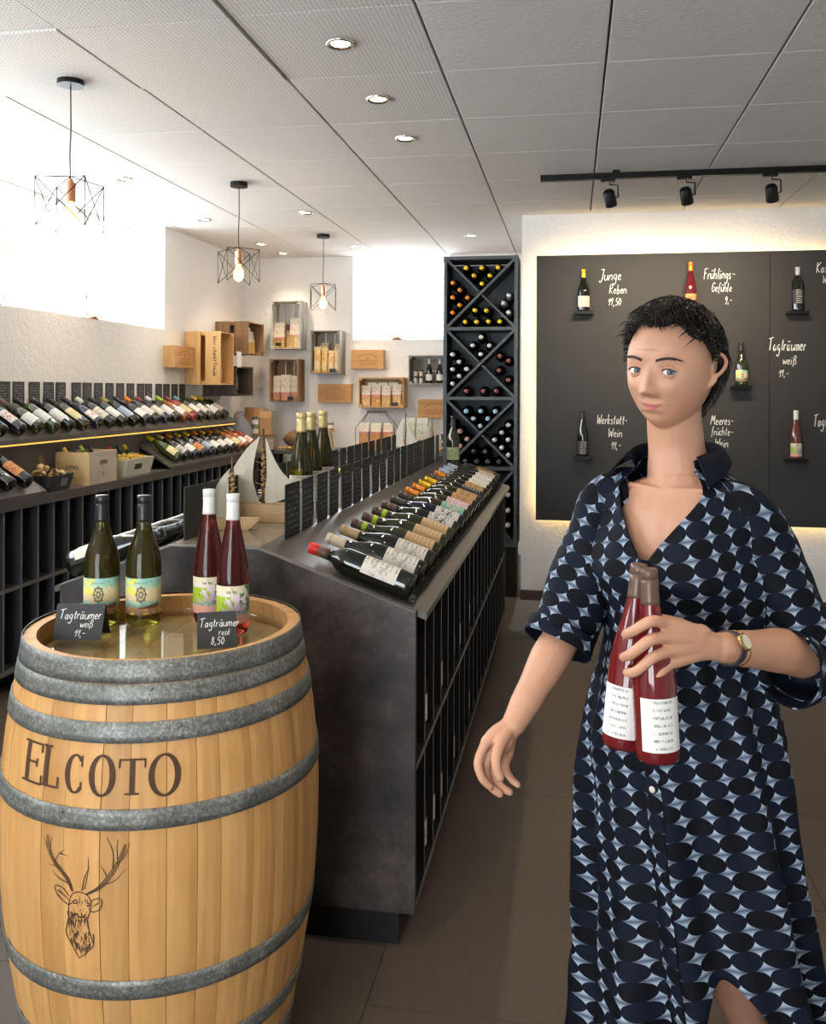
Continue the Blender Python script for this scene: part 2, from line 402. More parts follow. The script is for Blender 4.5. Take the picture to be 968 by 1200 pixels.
def window(n, axis, a0, a1, z0, z1, d, mulls, dirn):
    """frame set back in the reveal; axis 'Y' runs along Y"""
    w = .05; fr = MB(); gl = MB()
    def bx(mb, p0, p1, q0, q1, dd0, dd1):
        if axis == 'Y': mb.box(dd0, dd1, p0, p1, q0, q1)
        else: mb.box(p0, p1, dd0, dd1, q0, q1)
    d0, d1 = sorted((d, d + dirn * .06))
    root = thing_struct('window_%d' % n)
    bx(fr, a0, a1, z0, z0 + w, d0, d1); bx(fr, a0, a1, z1 - w, z1, d0, d1); bx(fr, a0, a0 + w, z0 + w, z1 - w, d0, d1); bx(fr, a1 - w, a1, z0 + w, z1 - w, d0, d1)
    part('window_frame', fr, M_whiteframe, root)
    for q in mulls:
        mm = MB(); bx(mm, q - w * .6, q + w * .6, z0 + w, z1 - w, d0, d1); part('mullion', mm, M_whiteframe, root)
    dm = (d0 + d1) / 2; ed = [a0 + w] + [q for q in mulls] + [a1 - w]
    for k in range(len(ed) - 1):
        g = MB(); e0 = ed[k] + (w * .6 if k else 0); e1 = ed[k + 1] - (w * .6 if k < len(ed) - 2 else 0)
        bx(g, e0, e1, z0 + w, z1 - w, dm - .002, dm + .002); part('pane', g, M_glasspane, root)
def thing_struct(name):
    o = link(name, None); o['kind'] = 'structure'; return o
window(1, 'Y', 0.0, 6.38, 1.925, H + .02, XL - .28, [1.2, 2.4, 3.6, 4.85, 5.75], -1)
window(2, 'X', -2.0, -1.1, 1.935, H + .02, YB + .28, [-1.55], 1)
window(3, 'X', -2.4, -.2, .3, 2.6, YF - .1, [-1.3], -1)
struct('baseboard_back', B(XD, XR, YD - .018, YD, .0, .07), M_skirt)
struct('baseboard_right', B(XR - .018, XR, YF, YD - .018, .0, .07), M_skirt)

# ------------------------------------------------------------------ ceiling spots and pendants
def downlight(x, y, lit=True, k=0, label=''):
    t = thing('ceiling_spotlight', label, 'spotlight', (x, y, H), group='recessed ceiling spotlights')
    part('trim_ring', MB().lathe([(.052, 0.0), (.052, -.006), (.046, -.008), (.036, .000), (.034, .002)], 24), M_chrome, t)
    part('lens', MB().lathe([(.034, -.0015), (.0005, -.0015)], 20), M_spotglow, t)
    if lit: lamp('downlight_beam', 'SPOT', (x, y, H - .012), 26, (1., .80, .56), .03, cone=96, blend=.8)
DL = [(-.819, 3.104, 'large recessed ceiling spotlight nearest the camera'), (-.816, 3.72, 'middle one of the three spotlights in a row above the counter'),
      (-.81, 4.32, 'farthest of the three spotlights in a row above the counter'), (-.80, 7.12, 'small recessed spotlight in front of the tall bottle rack'),
      (-2.60, 4.9, 'recessed spotlight right of the nearest pendant lamp'), (-2.637, 6.16, 'recessed spotlight over the end of the left wall shelf'),
      (-2.61, 7.28, 'recessed spotlight just right of the middle pendant lamp cord'), (-2.59, 7.80, 'recessed spotlight in the far left corner of the ceiling'),
      (-1.836, 6.03, 'recessed spotlight between the middle and the far pendant lamp'), (-1.83, 7.5, 'recessed spotlight behind the far pendant lamp')]
DL += [(-.82, 1.25, 'added unseen spotlight over the barrel, just above the top of the photo'), (-.82, .35, 'added unseen spotlight behind the camera in line with the barrel'),
       (.55, .45, 'added unseen spotlight behind the camera on the aisle side'), (.55, 2.0, 'added unseen spotlight above the photo over the woman')]  # unseen spotlights, added for more warm light from the front
for k, (x, y, l) in enumerate(DL): downlight(x, y, True, k, l)

def pendant(x, y, rz, label):
    t = thing('pendant_lamp', label, 'lamp', (x, y, H), (0, 0, rz), 'wire cage pendant lamps')
    part('ceiling_rose', MB().lathe([(.0005, 0), (.052, 0), (.052, -.026), (.0005, -.026)], 24, smooth=False), M_metal_black, t)
    part('cord', MB().tube([(0, 0, -.02), (.002, 0, -.2), (-.002, 0, -.3), (0, 0, -.41)], .0028, 6), M_metal_black, t)
    part('socket', MB().lathe([(.0005, -.395), (.010, -.397), (.012, -.41), (.021, -.413), (.021, -.49), (.0005, -.49)], 18, smooth=False), M_copper, t)
    b = part('bulb', MB().lathe([(.012, -.488), (.016, -.505), (.028, -.53), (.031, -.55), (.027, -.57), (.015, -.585), (.0005, -.59)], 18), M_bulb, t)
    part('filament', MB().tube([(.006 * math.cos(a), .006 * math.sin(a), -.50 - .055 * a / 12) for a in [i * .6 for i in range(21)]], .0012, 4), M_filament, b)
    a = .098; zt, zb = -.408, -.600; c = [(a, a), (-a, a), (-a, -a), (a, -a)]; w = MB(); r = .0022
    for i in range(4):
        p, q = c[i], c[(i + 1) % 4]
        w.tube([(0, 0, zt + .02), (*p, zt)], r, 5); w.tube([(*p, zt), (*p, zb)], r, 5)
        w.tube([(*p, zt), (*q, zb)], r, 5); w.tube([(*q, zt), (*p, zb)], r, 5)
    part('wire_cage', w, M_metal_black, t)
    lamp('bulb_light', 'POINT', (x, y, H - .63), 5, (1., .68, .36), .03)
pendant(-1.978, 3.294, R(8), 'nearest pendant lamp, copper socket in a square black wire cage')
pendant(-1.966, 5.098, R(38), 'middle pendant lamp, wire cage turned like a star above the wall shelf')
pendant(-1.957, 6.913, R(14), 'farthest pendant lamp, small wire cage above the grey wall crate')

# ------------------------------------------------------------------ track with three spots
t = thing('track_light_rail', 'long black ceiling track rail in front of the chalkboard wall', 'track', (-.18, 5.13, H - .05))
part('rail', B(0, 3.1, -.018, .018, 0, .034), M_metal_black, t); part('rail_clip', B(.4, .44, -.012, .012, .034, .05), M_metal_black, t)
part('rail_clip', B(2.4, 2.44, -.012, .012, .034, .05), M_metal_black, t)
for x, l in ((.205, 'leftmost of the three black track spotlights'), (.62, 'middle one of the three black track spotlights'), (1.07, 'rightmost of the three black track spotlights')):
    t = thing('track_spotlight', l, 'spotlight', (x, 5.13, H - .05), group='black spotlights on the ceiling track')
    part('adapter', B(-.05, .03, -.014, .014, -.014, 0), M_metal_black, t)
    part('bracket', MB().tube([(0, 0, -.014), (0, 0, -.03), (.045, 0, -.035), (.047, 0, -.10), (.03, .0, -.105)], .0045, 6), M_metal_black, t)
    Mx = Matrix.Translation((0, .005, -.1)) @ Matrix.Rotation(R(32), 4, 'X') @ Matrix.Rotation(R(-12), 4, 'Y')
    hd = part('lamp_head', MB().lathe([(.0005, .045), (.022, .043), (.032, .03), (.034, -.04), (.034, -.05), (.030, -.05), (.028, -.03), (.0005, -.028)], 20, M=Mx), M_metal_black, t)
    d = Mx.to_3x3() @ Vector((0, 0, -1))
    part('lamp_lens', MB().lathe([(.027, -.034), (.0005, -.034)], 16, M=Mx), M_spotglow, hd)
    lamp('track_beam', 'SPOT', Vector((x, 5.13, H - .05)) + Mx @ Vector((0, 0, -.055)), 55, (1., .80, .55), .025, (0, .80, -.42), 80, .9)
# ------------------------------------------------------------------ bottles
def glass_mat(name, c, rough=.04, trans=.9, vary=.0):
    n = N(name, rough, spec=.5, trans=trans, ior=1.35); n.color(c); return n.m
M_gdark = plain('near_black_glass', (.006, .007, .005), .06, spec=.7, coat=.3)
M_golive = plain('dark_olive_glass', (.022, .026, .006), .07, spec=.7, coat=.3)
M_ggreen = plain('mid_green_glass', (.035, .055, .010), .07, spec=.7, coat=.3)
M_gblue = plain('dark_blue_glass', (.008, .012, .028), .07, spec=.7, coat=.3)
M_grose = plain('rose_wine_glass', (.28, .035, .03), .07, spec=.7, coat=.3)
M_gamber = plain('amber_wine_glass', (.30, .09, .02), .07, spec=.7, coat=.3)
M_tr_olive = glass_mat('clear_olive_green_glass', (.20, .17, .022), .03, .92)
M_tr_rose = glass_mat('clear_glass_with_rose_wine', (.38, .060, .045), .03, .92)
CAPC = dict(black=(.02, .02, .022), grey=(.06, .055, .05), red=(.55, .02, .015), cream=(.62, .52, .36), tan=(.50, .36, .18), green=(.34, .55, .03), orange=(.75, .24, .02),
            yellow=(.78, .50, .02), blue=(.42, .52, .70), white=(.72, .72, .70), gold=(.62, .42, .10), maroon=(.22, .06, .06), silver=(.55, .56, .58), bluegrey=(.30, .48, .66),
            pink=(.55, .32, .32), teal=(.12, .40, .42), olivecap=(.30, .27, .06), brown=(.12, .07, .05))
def cap_mat(c):
    m = c in ('gold', 'silver', 'yellow', 'orange'); return plain('capsule_' + c, CAPC[c], .32, .35 if m else .0)
def label_mat(name, base, ink=(.06, .05, .05), rows=7, density=.5, accent=None, frame=False):
    """printed label: rows of small type, optional coloured band or picture patch"""
    if name in CACHE: return CACHE[name]
    n = N(name, .6); uv = n.coord('UV'); x, y, _ = n.xyz(uv)
    row = n.math('FRACT', n.mul(y, rows)); fl = n.math('FLOOR', n.mul(y, rows))
    nz = n.noise(n.shift(n.coord('UV', (60, rows, 1))), 1.0, 2, .9); on = n.gt(nz, 1 - density)
    on = n.mul(n.mul(n.gt(row, .35), n.lt(row, .72)), on)
    on = n.mul(on, n.mul(n.gt(x, .28), n.lt(x, .72)))
    wash = n.noise(n.coord('UV', (4, 4, 1)), 1, 3); c = n.mix(wash, tuple(b * .93 for b in base), base)
    if accent:
        d = n.noise(n.coord('UV', (7, 7, 1)), 1, 4, .6, 1.2)
        band = n.mul(n.gt(d, .53), n.mul(n.gt(y, .25), n.lt(y, .78))); c = n.mix(n.mul(band, .85), c, accent)
    if frame: c = n.mix(n.mx(n.gt(n.math('ABSOLUTE', n.sub(y, .5)), .46), 0.), c, ink)
    n.color(n.mix(n.mul(on, .8), c, ink)); CACHE[name] = n.m; return n.m
LABELS = dict(cream=((.70, .64, .52), (.12, .08, .05), None), white=((.80, .79, .76), (.1, .1, .1), None), tan=((.52, .34, .18), (.75, .6, .4), None), kraft=((.46, .29, .13), (.15, .08, .03), (.30, .16, .07)),
              black=((.03, .03, .035), (.7, .68, .6), None), blackwhite=((.62, .61, .60), (.05, .05, .05), (.04, .04, .04)), pink=((.62, .44, .50), (.3, .15, .2), (.7, .6, .62)), teal=((.16, .42, .36), (.6, .4, .3), (.62, .45, .36)),
              blue=((.30, .38, .52), (.8, .8, .8), None), orange=((.70, .30, .10), (.1, .05, .02), (.4, .1, .05)), yellow=((.72, .62, .34), (.2, .15, .05), None), redwhite=((.76, .72, .68), (.5, .05, .05), (.55, .08, .06)),
              sketch=((.74, .70, .62), (.15, .13, .12), (.42, .40, .38)), greenpic=((.62, .66, .40), (.2, .2, .1), (.25, .45, .08)))
def lab(k):
    b, i, a = LABELS[k]; return label_mat('label_' + k, b, i, accent=a)
SHAPES = {
 'bordeaux': dict(prof=[(.0005, .012), (.022, .004), (.033, .0), (.0365, .006), (.037, .02), (.037, .192), (.0355, .205), (.029, .218), (.019, .229), (.0150, .24), (.0142, .26), (.0142, .292), (.0155, .293), (.0155, .300), (.011, .301), (.0005, .301)], neck=.0142, top=.301, cap=.056, r=.037, l0=.055, l1=.150),
 'burgundy': dict(prof=[(.0005, .012), (.024, .004), (.036, .0), (.0398, .006), (.0402, .02), (.0402, .140), (.039, .155), (.035, .172), (.028, .192), (.0215, .210), (.0170, .228), (.0150, .245), (.0143, .27), (.0143, .290), (.0155, .291), (.0155, .298), (.0005, .299)], neck=.0143, top=.299, cap=.060, r=.0402, l0=.035, l1=.110),
 'flute': dict(prof=[(.0005, .010), (.022, .004), (.0345, .0), (.0375, .006), (.038, .02), (.038, .135), (.0365, .155), (.033, .178), (.0275, .205), (.0220, .230), (.0178, .252), (.0150, .272), (.0140, .295), (.0140, .318), (.0150, .319), (.0150, .325), (.0005, .326)], neck=.0140, top=.326, cap=.060, r=.038, l0=.020, l1=.108),
 'sparkling': dict(prof=[(.0005, .015), (.026, .004), (.040, .0), (.0432, .008), (.0436, .02), (.0436, .13), (.042, .150), (.037, .172), (.029, .198), (.0215, .222), (.0172, .245), (.0152, .262), (.0160, .278), (.0175, .282), (.0175, .300), (.0120, .306), (.0005, .308)], neck=.0172, top=.308, cap=.11, r=.0436, l0=.035, l1=.10),
}
BM = {}
def bottle_meshes(shape, seg=20):
    if (shape, seg) in BM: return BM[shape, seg]
    S = SHAPES[shape]; P = S['prof']
    def rad(z):
        for (r0, z0), (r1, z1) in zip(P[5:], P[6:]):
            if z0 <= z <= z1 and z1 > z0: return r0 + (r1 - r0) * (z - z0) / (z1 - z0)
        return P[-2][0]
    zc = S['top'] - S['cap']; e = .0009
    zs = sorted(set([zc] + [z for r, z in P[6:-1] if z > zc]))
    cp = [(rad(zc) - .001, zc)] + [(rad(z) + e, z) for z in zs]; tp = S['top'] + .001
    cp[-1] = (cp[-1][0], tp - .002); cp += [(cp[-1][0] - .002, tp), (.0005, tp)]
    if shape != 'sparkling':   # rolled grooves of a screw cap
        zr = S['top'] - .017; base = [c for c in cp if c[1] < zr - .002]; rr = max(S['neck'], .0142) + e + .0006
        cp = base + [(rr, zr - .003), (rr - .0009, zr - .002), (rr - .0009, zr), (rr, zr + .001), (rr, tp - .002), (rr - .0015, tp), (.0005, tp)]
    g = MB().lathe(P, seg); c = MB().lathe(cp, seg)
    a = R(78); l = MB().lathe([(S['r'] + .0006, S['l0']), (S['r'] + .0006, S['l1'])], 12, a0=-PI / 2 - a, a1=-PI / 2 + a)
    BM[shape, seg] = (g, c, l, S); return BM[shape, seg]
MC = {}
def mesh_for(kind, mb, mat):
    k = (kind, mat.name)
    if k not in MC: MC[k] = mb.mesh(kind[0] if isinstance(kind, tuple) else kind, [mat])
    return MC[k]
BOTTLES = []
def bottle(shape, glass, cap, label, text, group=None, loc=(0, 0, 0), axis=(0, 0, 1), face=(0, -1, 0), seg=18, cat='bottle', lab_span=None, name='wine_bottle', cap_mat_=None, scale=1.):
    g, c, l, S = bottle_meshes(shape, seg)
    t = thing(name, text, cat, loc, group=group)
    z = Vector(axis).normalized(); f = Vector(face); f = (f - z * f.dot(z)).normalized(); y = -f; x = y.cross(z)
    t.matrix_world = Matrix.Translation(loc) @ Matrix((x, y, z)).transposed().to_4x4()
    if scale != 1.: t.scale = (scale,) * 3
    link('glass_body', mesh_for(('glass_body', shape, seg), g, glass), t)
    link('capsule', mesh_for(('capsule', shape, seg), c, cap_mat_ or cap_mat(cap)), t)
    if label is not None:
        if lab_span:
            z0, z1, dg = lab_span; a = R(dg)
            l = MB().lathe([(S['r'] + .0006, z0), (S['r'] + .0006, z1)], 14, a0=-PI / 2 - a, a1=-PI / 2 + a); k = ('paper_label', shape, lab_span)
        else: k = ('paper_label', shape)
        link('paper_label', mesh_for(k, l, label if not isinstance(label, str) else lab(label)), t)
    return t

# ------------------------------------------------------------------ wine barrel
AX, AY = -.886, 1.87
W_oak = wood('pale_oak_staves', (.62, .345, .125), (.47, .230, .070), 2, 1.0, .5, .5, .22, .1)
W_oakin = wood('oak_inside', (.52, .28, .10), (.34, .16, .05), 2, 1., .5, .5, .1)
M_hoop = N('galvanised_steel_hoop', .45, .45); _v = M_hoop.coord(); _f = M_hoop.noise(_v, 150, 5, .8); _g = M_hoop.noise(_v, 12, 4, .7)
M_hoop.color(M_hoop.ramp(M_hoop.add(M_hoop.mul(_f, .7), M_hoop.mul(_g, .3)), [(.36, (.075, .078, .072)), (.52, (.20, .205, .19)), (.64, (.46, .465, .44))])); M_hoop.rough(M_hoop.add(M_hoop.mul(_f, .4), .32)); M_hoop = M_hoop.m
M_burn = plain('dark_brown_branding', (.075, .035, .018), .8)
def br(z):   # barrel radius at height z
    K = [(0, .262), (.06, .272), (.13, .286), (.2, .300), (.3, .317), (.4, .330), (.5, .3365), (.6, .3375), (.68, .3345), (.76, .327), (.83, .316), (.88, .306), (.93, .2965), (.96, .292)]
    for (z0, r0), (z1, r1) in zip(K, K[1:]):
        if z <= z1: return r0 + (r1 - r0) * max(0, z - z0) / (z1 - z0)
    return K[-1][1]
barrel = thing('wine_barrel', 'big pale oak wine barrel with grey steel hoops and a brown stag print', 'barrel', (AX, AY, 0))
edges = sorted([-117.6, -107.4, -98, -85.3, -76, -64.4, -54.7, -46.9, -35.2, -25.2, -12.0, -1.3] + [9 + i * (360 - 9 - 1 - 117.6 - 12) / 21 for i in range(22)])
ZS = [0, .05, .1, .16, .23, .31, .4, .5, .6, .69, .77, .84, .90, .955]
for i in range(len(edges)):
    a0 = R(edges[i]) + .0016; a1 = R(edges[(i + 1) % len(edges)] + (360 if i == len(edges) - 1 else 0)) - .0016
    m = MB(); n = 4; v = []; dr = rnd.uniform(-.0007, .0007)
    for z in ZS:
        for k in range(n + 1):
            a = a0 + (a1 - a0) * k / n; e = -.0016 if k in (0, n) else 0; r = br(z) + dr + e
            v.append((r * math.cos(a), r * math.sin(a), z))
        for k in range(n, -1, -1):
            a = a0 + (a1 - a0) * k / n; r = br(z) - .026; v.append((r * math.cos(a), r * math.sin(a), z))
    q = 2 * (n + 1); f = []
    for j in range(len(ZS) - 1):
        for k in range(q): f.append((j * q + k, j * q + (k + 1) % q, (j + 1) * q + (k + 1) % q, (j + 1) * q + k))
    f += [tuple(range(q - 1, -1, -1)), tuple((len(ZS) - 1) * q + k for k in range(q))]
    m.add(v, f, 0, None, False); part('stave', m, W_oak, barrel)
def hoop(z0, z1, lab_=None, t=.0028):
    zs = [z0 + (z1 - z0) * k / 3 for k in range(4)]
    pr = [(br(z) + .001, z) for z in (z0,)] + [(br(z) + t, z) for z in zs] + [(br(z1) + .001, z1)]
    h = part('hoop', MB().lathe(pr, 72, smooth=False), M_hoop, barrel)
    for p in h.data.polygons: p.use_smooth = True
    return h
for a_, b_ in ((.918, .960), (.880, .9165), (.813, .850), (.658, .696), (.336, .374), (.188, .224), (.10, .138), (.0, .075)): hoop(a_, b_)
for a_, z_ in ((-98, .677), (-98.5, .36), (-60, .83), (-70, .898)):   # rivets where each hoop overlaps
    for dz in (-.01, .01):
        r = br(z_) + .003; a = R(a_); part('rivet', MB().lathe([(.0045, 0), (.004, .0015), (.0005, .002)], 10, M=Matrix.Translation((r * math.cos(a), r * math.sin(a), z_ + dz)) @ Matrix.Rotation(a, 4, 'Z') @ Matrix.Rotation(R(90), 4, 'Y')), M_hoop, barrel)
hd_m = wood('barrel_head_boards', (.62, .40, .17), (.46, .26, .09), 1, .8, .5, .5, .12)
for i in range(-3, 4):   # boards of the head under the glass
    x0, x1 = i * .078 - .0385, i * .078 + .0385; rr = .2655
    pts = []
    for k in range(9):
        x = max(-rr, min(rr, x0 + (x1 - x0) * k / 8)); pts.append((x, -math.sqrt(max(0, rr * rr - x * x))))
    pts += [(x, -y) for x, y in reversed(pts)]
    part('head_board', MB().prism(pts, .885, .905, 'Z'), hd_m, barrel)
M_gtop = N('clear_glass_plate', .0, trans=1.0, ior=1.5); M_gtop.color((.97, .99, .97)); M_gtop = M_gtop.m
M_gtop2 = thin_glass('glass_table_plate', (.93, .95, .92), .16)
gp = part('glass_plate', MB().lathe([(.0005, .919), (.264, .919), (.2645, .920), (.2645, .924), (.264, .925), (.0005, .925)], 64, smooth=False), M_gtop2, barrel, label='round clear glass plate let into the barrel top')
# branded lettering: strokes laid on the staves
def onb(s, z, off=.0011):
    a = R(s); r = br(z) + off; return (r * math.cos(a), r * math.sin(a), z)
let = MB()
def serif(strokes, a0, a1, z0, z1):
    """strokes: (points, widths) in a 0..1 box; widths in box heights"""
    Hh = z1 - z0; Wd = (a1 - a0)
    for pts, w in strokes:
        P = [];Wl = []
        w = w if isinstance(w, list) else [w] * len(pts)
        for i in range(len(pts) - 1):
            for k in range(6):
                t = k / 6; P.append((pts[i][0] + (pts[i + 1][0] - pts[i][0]) * t, pts[i][1] + (pts[i + 1][1] - pts[i][1]) * t)); Wl.append(w[i] + (w[i + 1] - w[i]) * t)
        P.append(pts[-1]); Wl.append(w[-1])
        deg = 180 / PI / .328   # metres to degrees
        ribbon(let, [(R(a0) * .328 + p[0] * R(Wd) * .328, z0 + p[1] * Hh) for p in P], [q * Hh for q in Wl], lambda s, z: onb(s * deg, z))
TH, TN = .15, .055
def oval(x0=0., x1=1., op=False):
    pts = []; ws = []
    rng = range(0, 33) if not op else range(4, 29)
    for k in rng:
        a = 2 * PI * k / 32; pts.append((.5 + .46 * math.cos(a), .5 + .5 * math.sin(a))); ws.append(TN + (TH - TN) * abs(math.cos(a)) ** 1.3)
    return (pts, ws)
LE = [([(.25, 0), (.25, 1)], TH), ([(.0, .98), (.95, .98)], TN), ([(.95, 1), (.95, .78)], TN), ([(.0, .02), (1, .02)], TN), ([(1, 0), (1, .24)], TN), ([(.25, .52), (.75, .52)], TN), ([(.75, .62), (.75, .42)], TN)]
LL = [([(.25, 0), (.25, 1)], TH), ([(.0, .98), (.55, .98)], TN), ([(.0, .02), (1, .02)], TN), ([(1, 0), (1, .28)], TN)]
LT = [([(.5, 0), (.5, 1)], TH), ([(.0, .97), (1, .97)], TN), ([(0, 1), (.0, .74)], TN), ([(1, 1), (1, .74)], TN), ([(.22, .02), (.78, .02)], TN)]
LC = [oval(op=True), ([(.86, 1.0), (.86, .70)], TN), ([(.84, .30), (.84, .12)], TN)]
serif(LE, -118.5, -108.6, .722, .797); serif(LL, -108.3, -101.2, .724, .798); serif(LC, -97.8, -91.3, .722, .789); serif([oval()], -89.0, -81.3, .720, .791)
serif(LT, -79.4, -71.2, .722, .786); serif([oval()], -69.6, -60.5, .717, .790)
part('lettering', let, M_burn, barrel, label='dark brown serif capitals branded on the staves')
# stag head drawn in fine lines; drawing units: pixels of a 150 x 150 sketch, x right, y down
st = MB()
def SX(p): return (-105.6 + (p[0] - 50) * .296, .648 - (p[1] - 983) * .001585)
def line(pts, w=1.2, taper=True):
    P = smooth_pts([Vector(p) for p in pts] and pts, 5); n = len(P)
    ww = [w * (1.15 - .8 * i / (n - 1)) for i in range(n)] if taper else [w] * n
    S = [SX(p) for p in P]
    ribbon(st, [(R(s) * .338, z) for s, z in S], [q * .00158 for q in ww], lambda s, z: onb(s * 180 / PI / .338, z, .0009))
for dx in (0, 2.2, 4.2):   # left beam, hatched with parallel lines
    line([(88 + dx * .3, 1050), (80 + dx, 1036), (66 + dx, 1022), (56 + dx, 1006), (54 + dx * .6, 990)], 1.5)
line([(56, 1006), (50, 994)], 1.2); line([(60, 1012), (60, 1000), (62, 990)], 1.3); line([(66, 1020), (72, 1008), (79, 1003)], 1.2); line([(72, 1008), (84, 1010)], 1.0); line([(72, 1027), (66, 1024), (58, 1024)], 1.2)
line([(86, 1042), (72, 1038), (62, 1030)], 1.2); line([(100, 1048), (103, 1032), (107, 1022), (107, 1008)], 1.7); line([(103, 1046), (106, 1030), (108, 1020)], 1.2)
for dx in (0, 2.4, 4.6):
    line([(104 + dx * .4, 1052), (118 + dx, 1042), (130 + dx, 1026), (140 + dx * .7, 1008), (146 + dx * .4, 992)], 1.5)
line([(138, 1014), (146, 1006), (152, 990)], 1.3); line([(134, 1020), (134, 1002), (127, 984)], 1.4); line([(139, 1010), (138, 996), (139, 986)], 1.2); line([(122, 1040), (136, 1034), (148, 1020)], 1.2); line([(128, 1030), (120, 1016)], 1.0)
for ear in ([(84, 1056), (76, 1048), (66, 1048), (70, 1058), (82, 1066), (88, 1064)], [(110, 1060), (116, 1056), (122, 1058), (120, 1068), (112, 1072), (108, 1068)]): line(ear, 1.2, False)
line([(70, 1052), (80, 1058), (84, 1062)], 1.6); line([(118, 1061), (112, 1066)], 1.6)
line([(86, 1058), (90, 1052), (98, 1050), (106, 1053), (110, 1060), (109, 1072), (106, 1082), (108, 1096), (112, 1110)], 1.3, False)
line([(86, 1058), (84, 1068), (84, 1080), (81, 1092), (80, 1102), (86, 1114), (94, 1128)], 1.3, False); line([(94, 1130), (104, 1122), (112, 1112), (112, 1098)], 1.2, False)
line([(90, 1061), (93, 1060), (94, 1063), (90, 1064), (90, 1061)], 1.4, False); line([(105, 1062), (108, 1062), (108, 1065), (105, 1064)], 1.4, False)
line([(92, 1075), (96, 1079), (101, 1079), (104, 1075)], 1.8, False)
for k in range(190):   # hatching of muzzle, cheeks and mane
    x = rnd.uniform(82, 111); y = rnd.uniform(1074, 1120)
    c = 82 + (y - 1074) * .12 if y < 1105 else 82 + (y - 1105) * .8; c2 = 108 if y < 1105 else 112 - (y - 1105) * .5
    if not c < x < c2: continue
    if 92 < x < 103 and 1084 < y < 1104 and rnd.random() < .6: continue
    L_ = rnd.uniform(4, 9); line([(x, y), (x + rnd.uniform(-1, 1), y + L_ * .5), (x + rnd.uniform(-1.5, 1.5) + (96 - x) * .06, y + L_)], rnd.uniform(.7, 1.5))
for k in range(30):
    x = rnd.uniform(86, 108); y = rnd.uniform(1054, 1072); line([(x, y), (x + rnd.uniform(-1.5, 1.5), y + rnd.uniform(2, 4))], .6)
part('stag_print', st, M_burn, barrel, label='line drawing of a stag head with tall antlers')

# ------------------------------------------------------------------ bottles and cards on the barrel
def art_label_white():
    n = N('picture_label_ship_wheel', .5); uv = n.coord('UV'); x, y, _ = n.xyz(uv)
    nz = n.noise(n.coord('UV', (5, 4, 1)), 1.2, 4, .6, .6)
    c = n.ramp(n.add(y, n.mul(n.sub(nz, .5), .35)), [(.0, (.20, .11, .05)), (.16, (.34, .18, .09)), (.26, (.12, .42, .36)), (.42, (.72, .55, .33)), (.66, (.75, .66, .38)), (.80, (.36, .62, .48)), (1., (.30, .60, .52))])
    c = n.mix(n.mul(n.gt(nz, .57), n.lt(y, .30)), c, (.70, .48, .06))
    c = n.mix(n.mul(n.lt(x, .38), n.mul(n.gt(y, .55), n.gt(nz, .48))), c, (.72, .68, .12))
    dx = n.mul(n.sub(x, .46), 2.15); dy = n.sub(y, .56); r = n.math('SQRT', n.add(n.mul(dx, dx), n.mul(dy, dy))); an = n.math('ARCTAN2', dy, dx)
    disc = n.lt(r, .19); c = n.mix(n.mul(disc, .7), c, (.50, .42, .20))
    ring = n.lt(n.math('ABSOLUTE', n.sub(r, .19)), .022); ring2 = n.lt(n.math('ABSOLUTE', n.sub(r, .075)), .018)
    sp = n.mul(n.lt(n.math('ABSOLUTE', n.math('SINE', n.mul(an, 4))), .28), n.lt(r, .26))
    c = n.mix(n.mul(n.mx(n.mx(ring, ring2), n.mul(sp, n.gt(r, .05))), .9), c, (.05, .04, .03))
    boat = n.mul(n.mul(n.gt(x, .40), n.lt(x, .84)), n.mul(n.gt(y, n.sub(.16, 0.)), n.lt(y, n.add(.20, n.mul(n.sub(x, .4), .25))))); c = n.mix(boat, c, (.13, .055, .03))
    bird = n.mul(n.gt(n.noise(n.coord('UV', (22, 14, 1)), 1., 2), .66), n.mul(n.gt(x, .66), n.gt(y, .5))); c = n.mix(bird, c, (.04, .03, .03))
    txt = n.mul(n.gt(n.noise(n.coord('UV', (50, 9, 1)), 1., 1), .55), n.mul(n.lt(n.math('ABSOLUTE', n.sub(y, .88)), .03), n.lt(n.math('ABSOLUTE', n.sub(x, .5)), .18))); c = n.mix(txt, c, (.08, .10, .06))
    n.color(c); return n.m
def art_label_rose():
    n = N('picture_label_blossom_garden', .5); uv = n.coord('UV'); x, y, _ = n.xyz(uv)
    a = n.noise(n.coord('UV', (7, 5, 1)), 1., 4, .6, .8); b = n.noise(n.coord('UV', (10, 8, 1), loc=(3, 1, 0)), 1., 4, .65, 1.)
    c = n.ramp(n.add(y, n.mul(n.sub(a, .5), .3)), [(.0, (.66, .30, .22)), (.20, (.66, .36, .26)), (.27, (.12, .34, .34)), (.36, (.50, .34, .44)), (.62, (.72, .60, .66)), (.82, (.72, .66, .50)), (1., (.72, .64, .42))])
    c = n.mix(n.mul(n.gt(n.add(a, n.mul(x, .5)), .88), n.gt(y, .3)), c, (.06, .22, .10))
    c = n.mix(n.mul(n.gt(n.sub(b, n.mul(x, .55)), .27), n.mul(n.gt(y, .28), n.lt(y, .72))), c, (.36, .50, .03))
    c = n.mix(n.mul(n.gt(b, .60), n.mul(n.gt(y, .30), n.lt(y, .55))), c, (.22, .05, .09))
    txt = n.mul(n.gt(n.noise(n.coord('UV', (50, 9, 1)), 1., 1), .52), n.mul(n.lt(n.math('ABSOLUTE', n.sub(y, .84)), .035), n.lt(n.math('ABSOLUTE', n.sub(x, .48)), .14))); c = n.mix(txt, c, (.15, .12, .05))
    n.color(c); return n.m
M_artw, M_artr = art_label_white(), art_label_rose()
GZ = .9252
def spiral(o, fill_r): pass
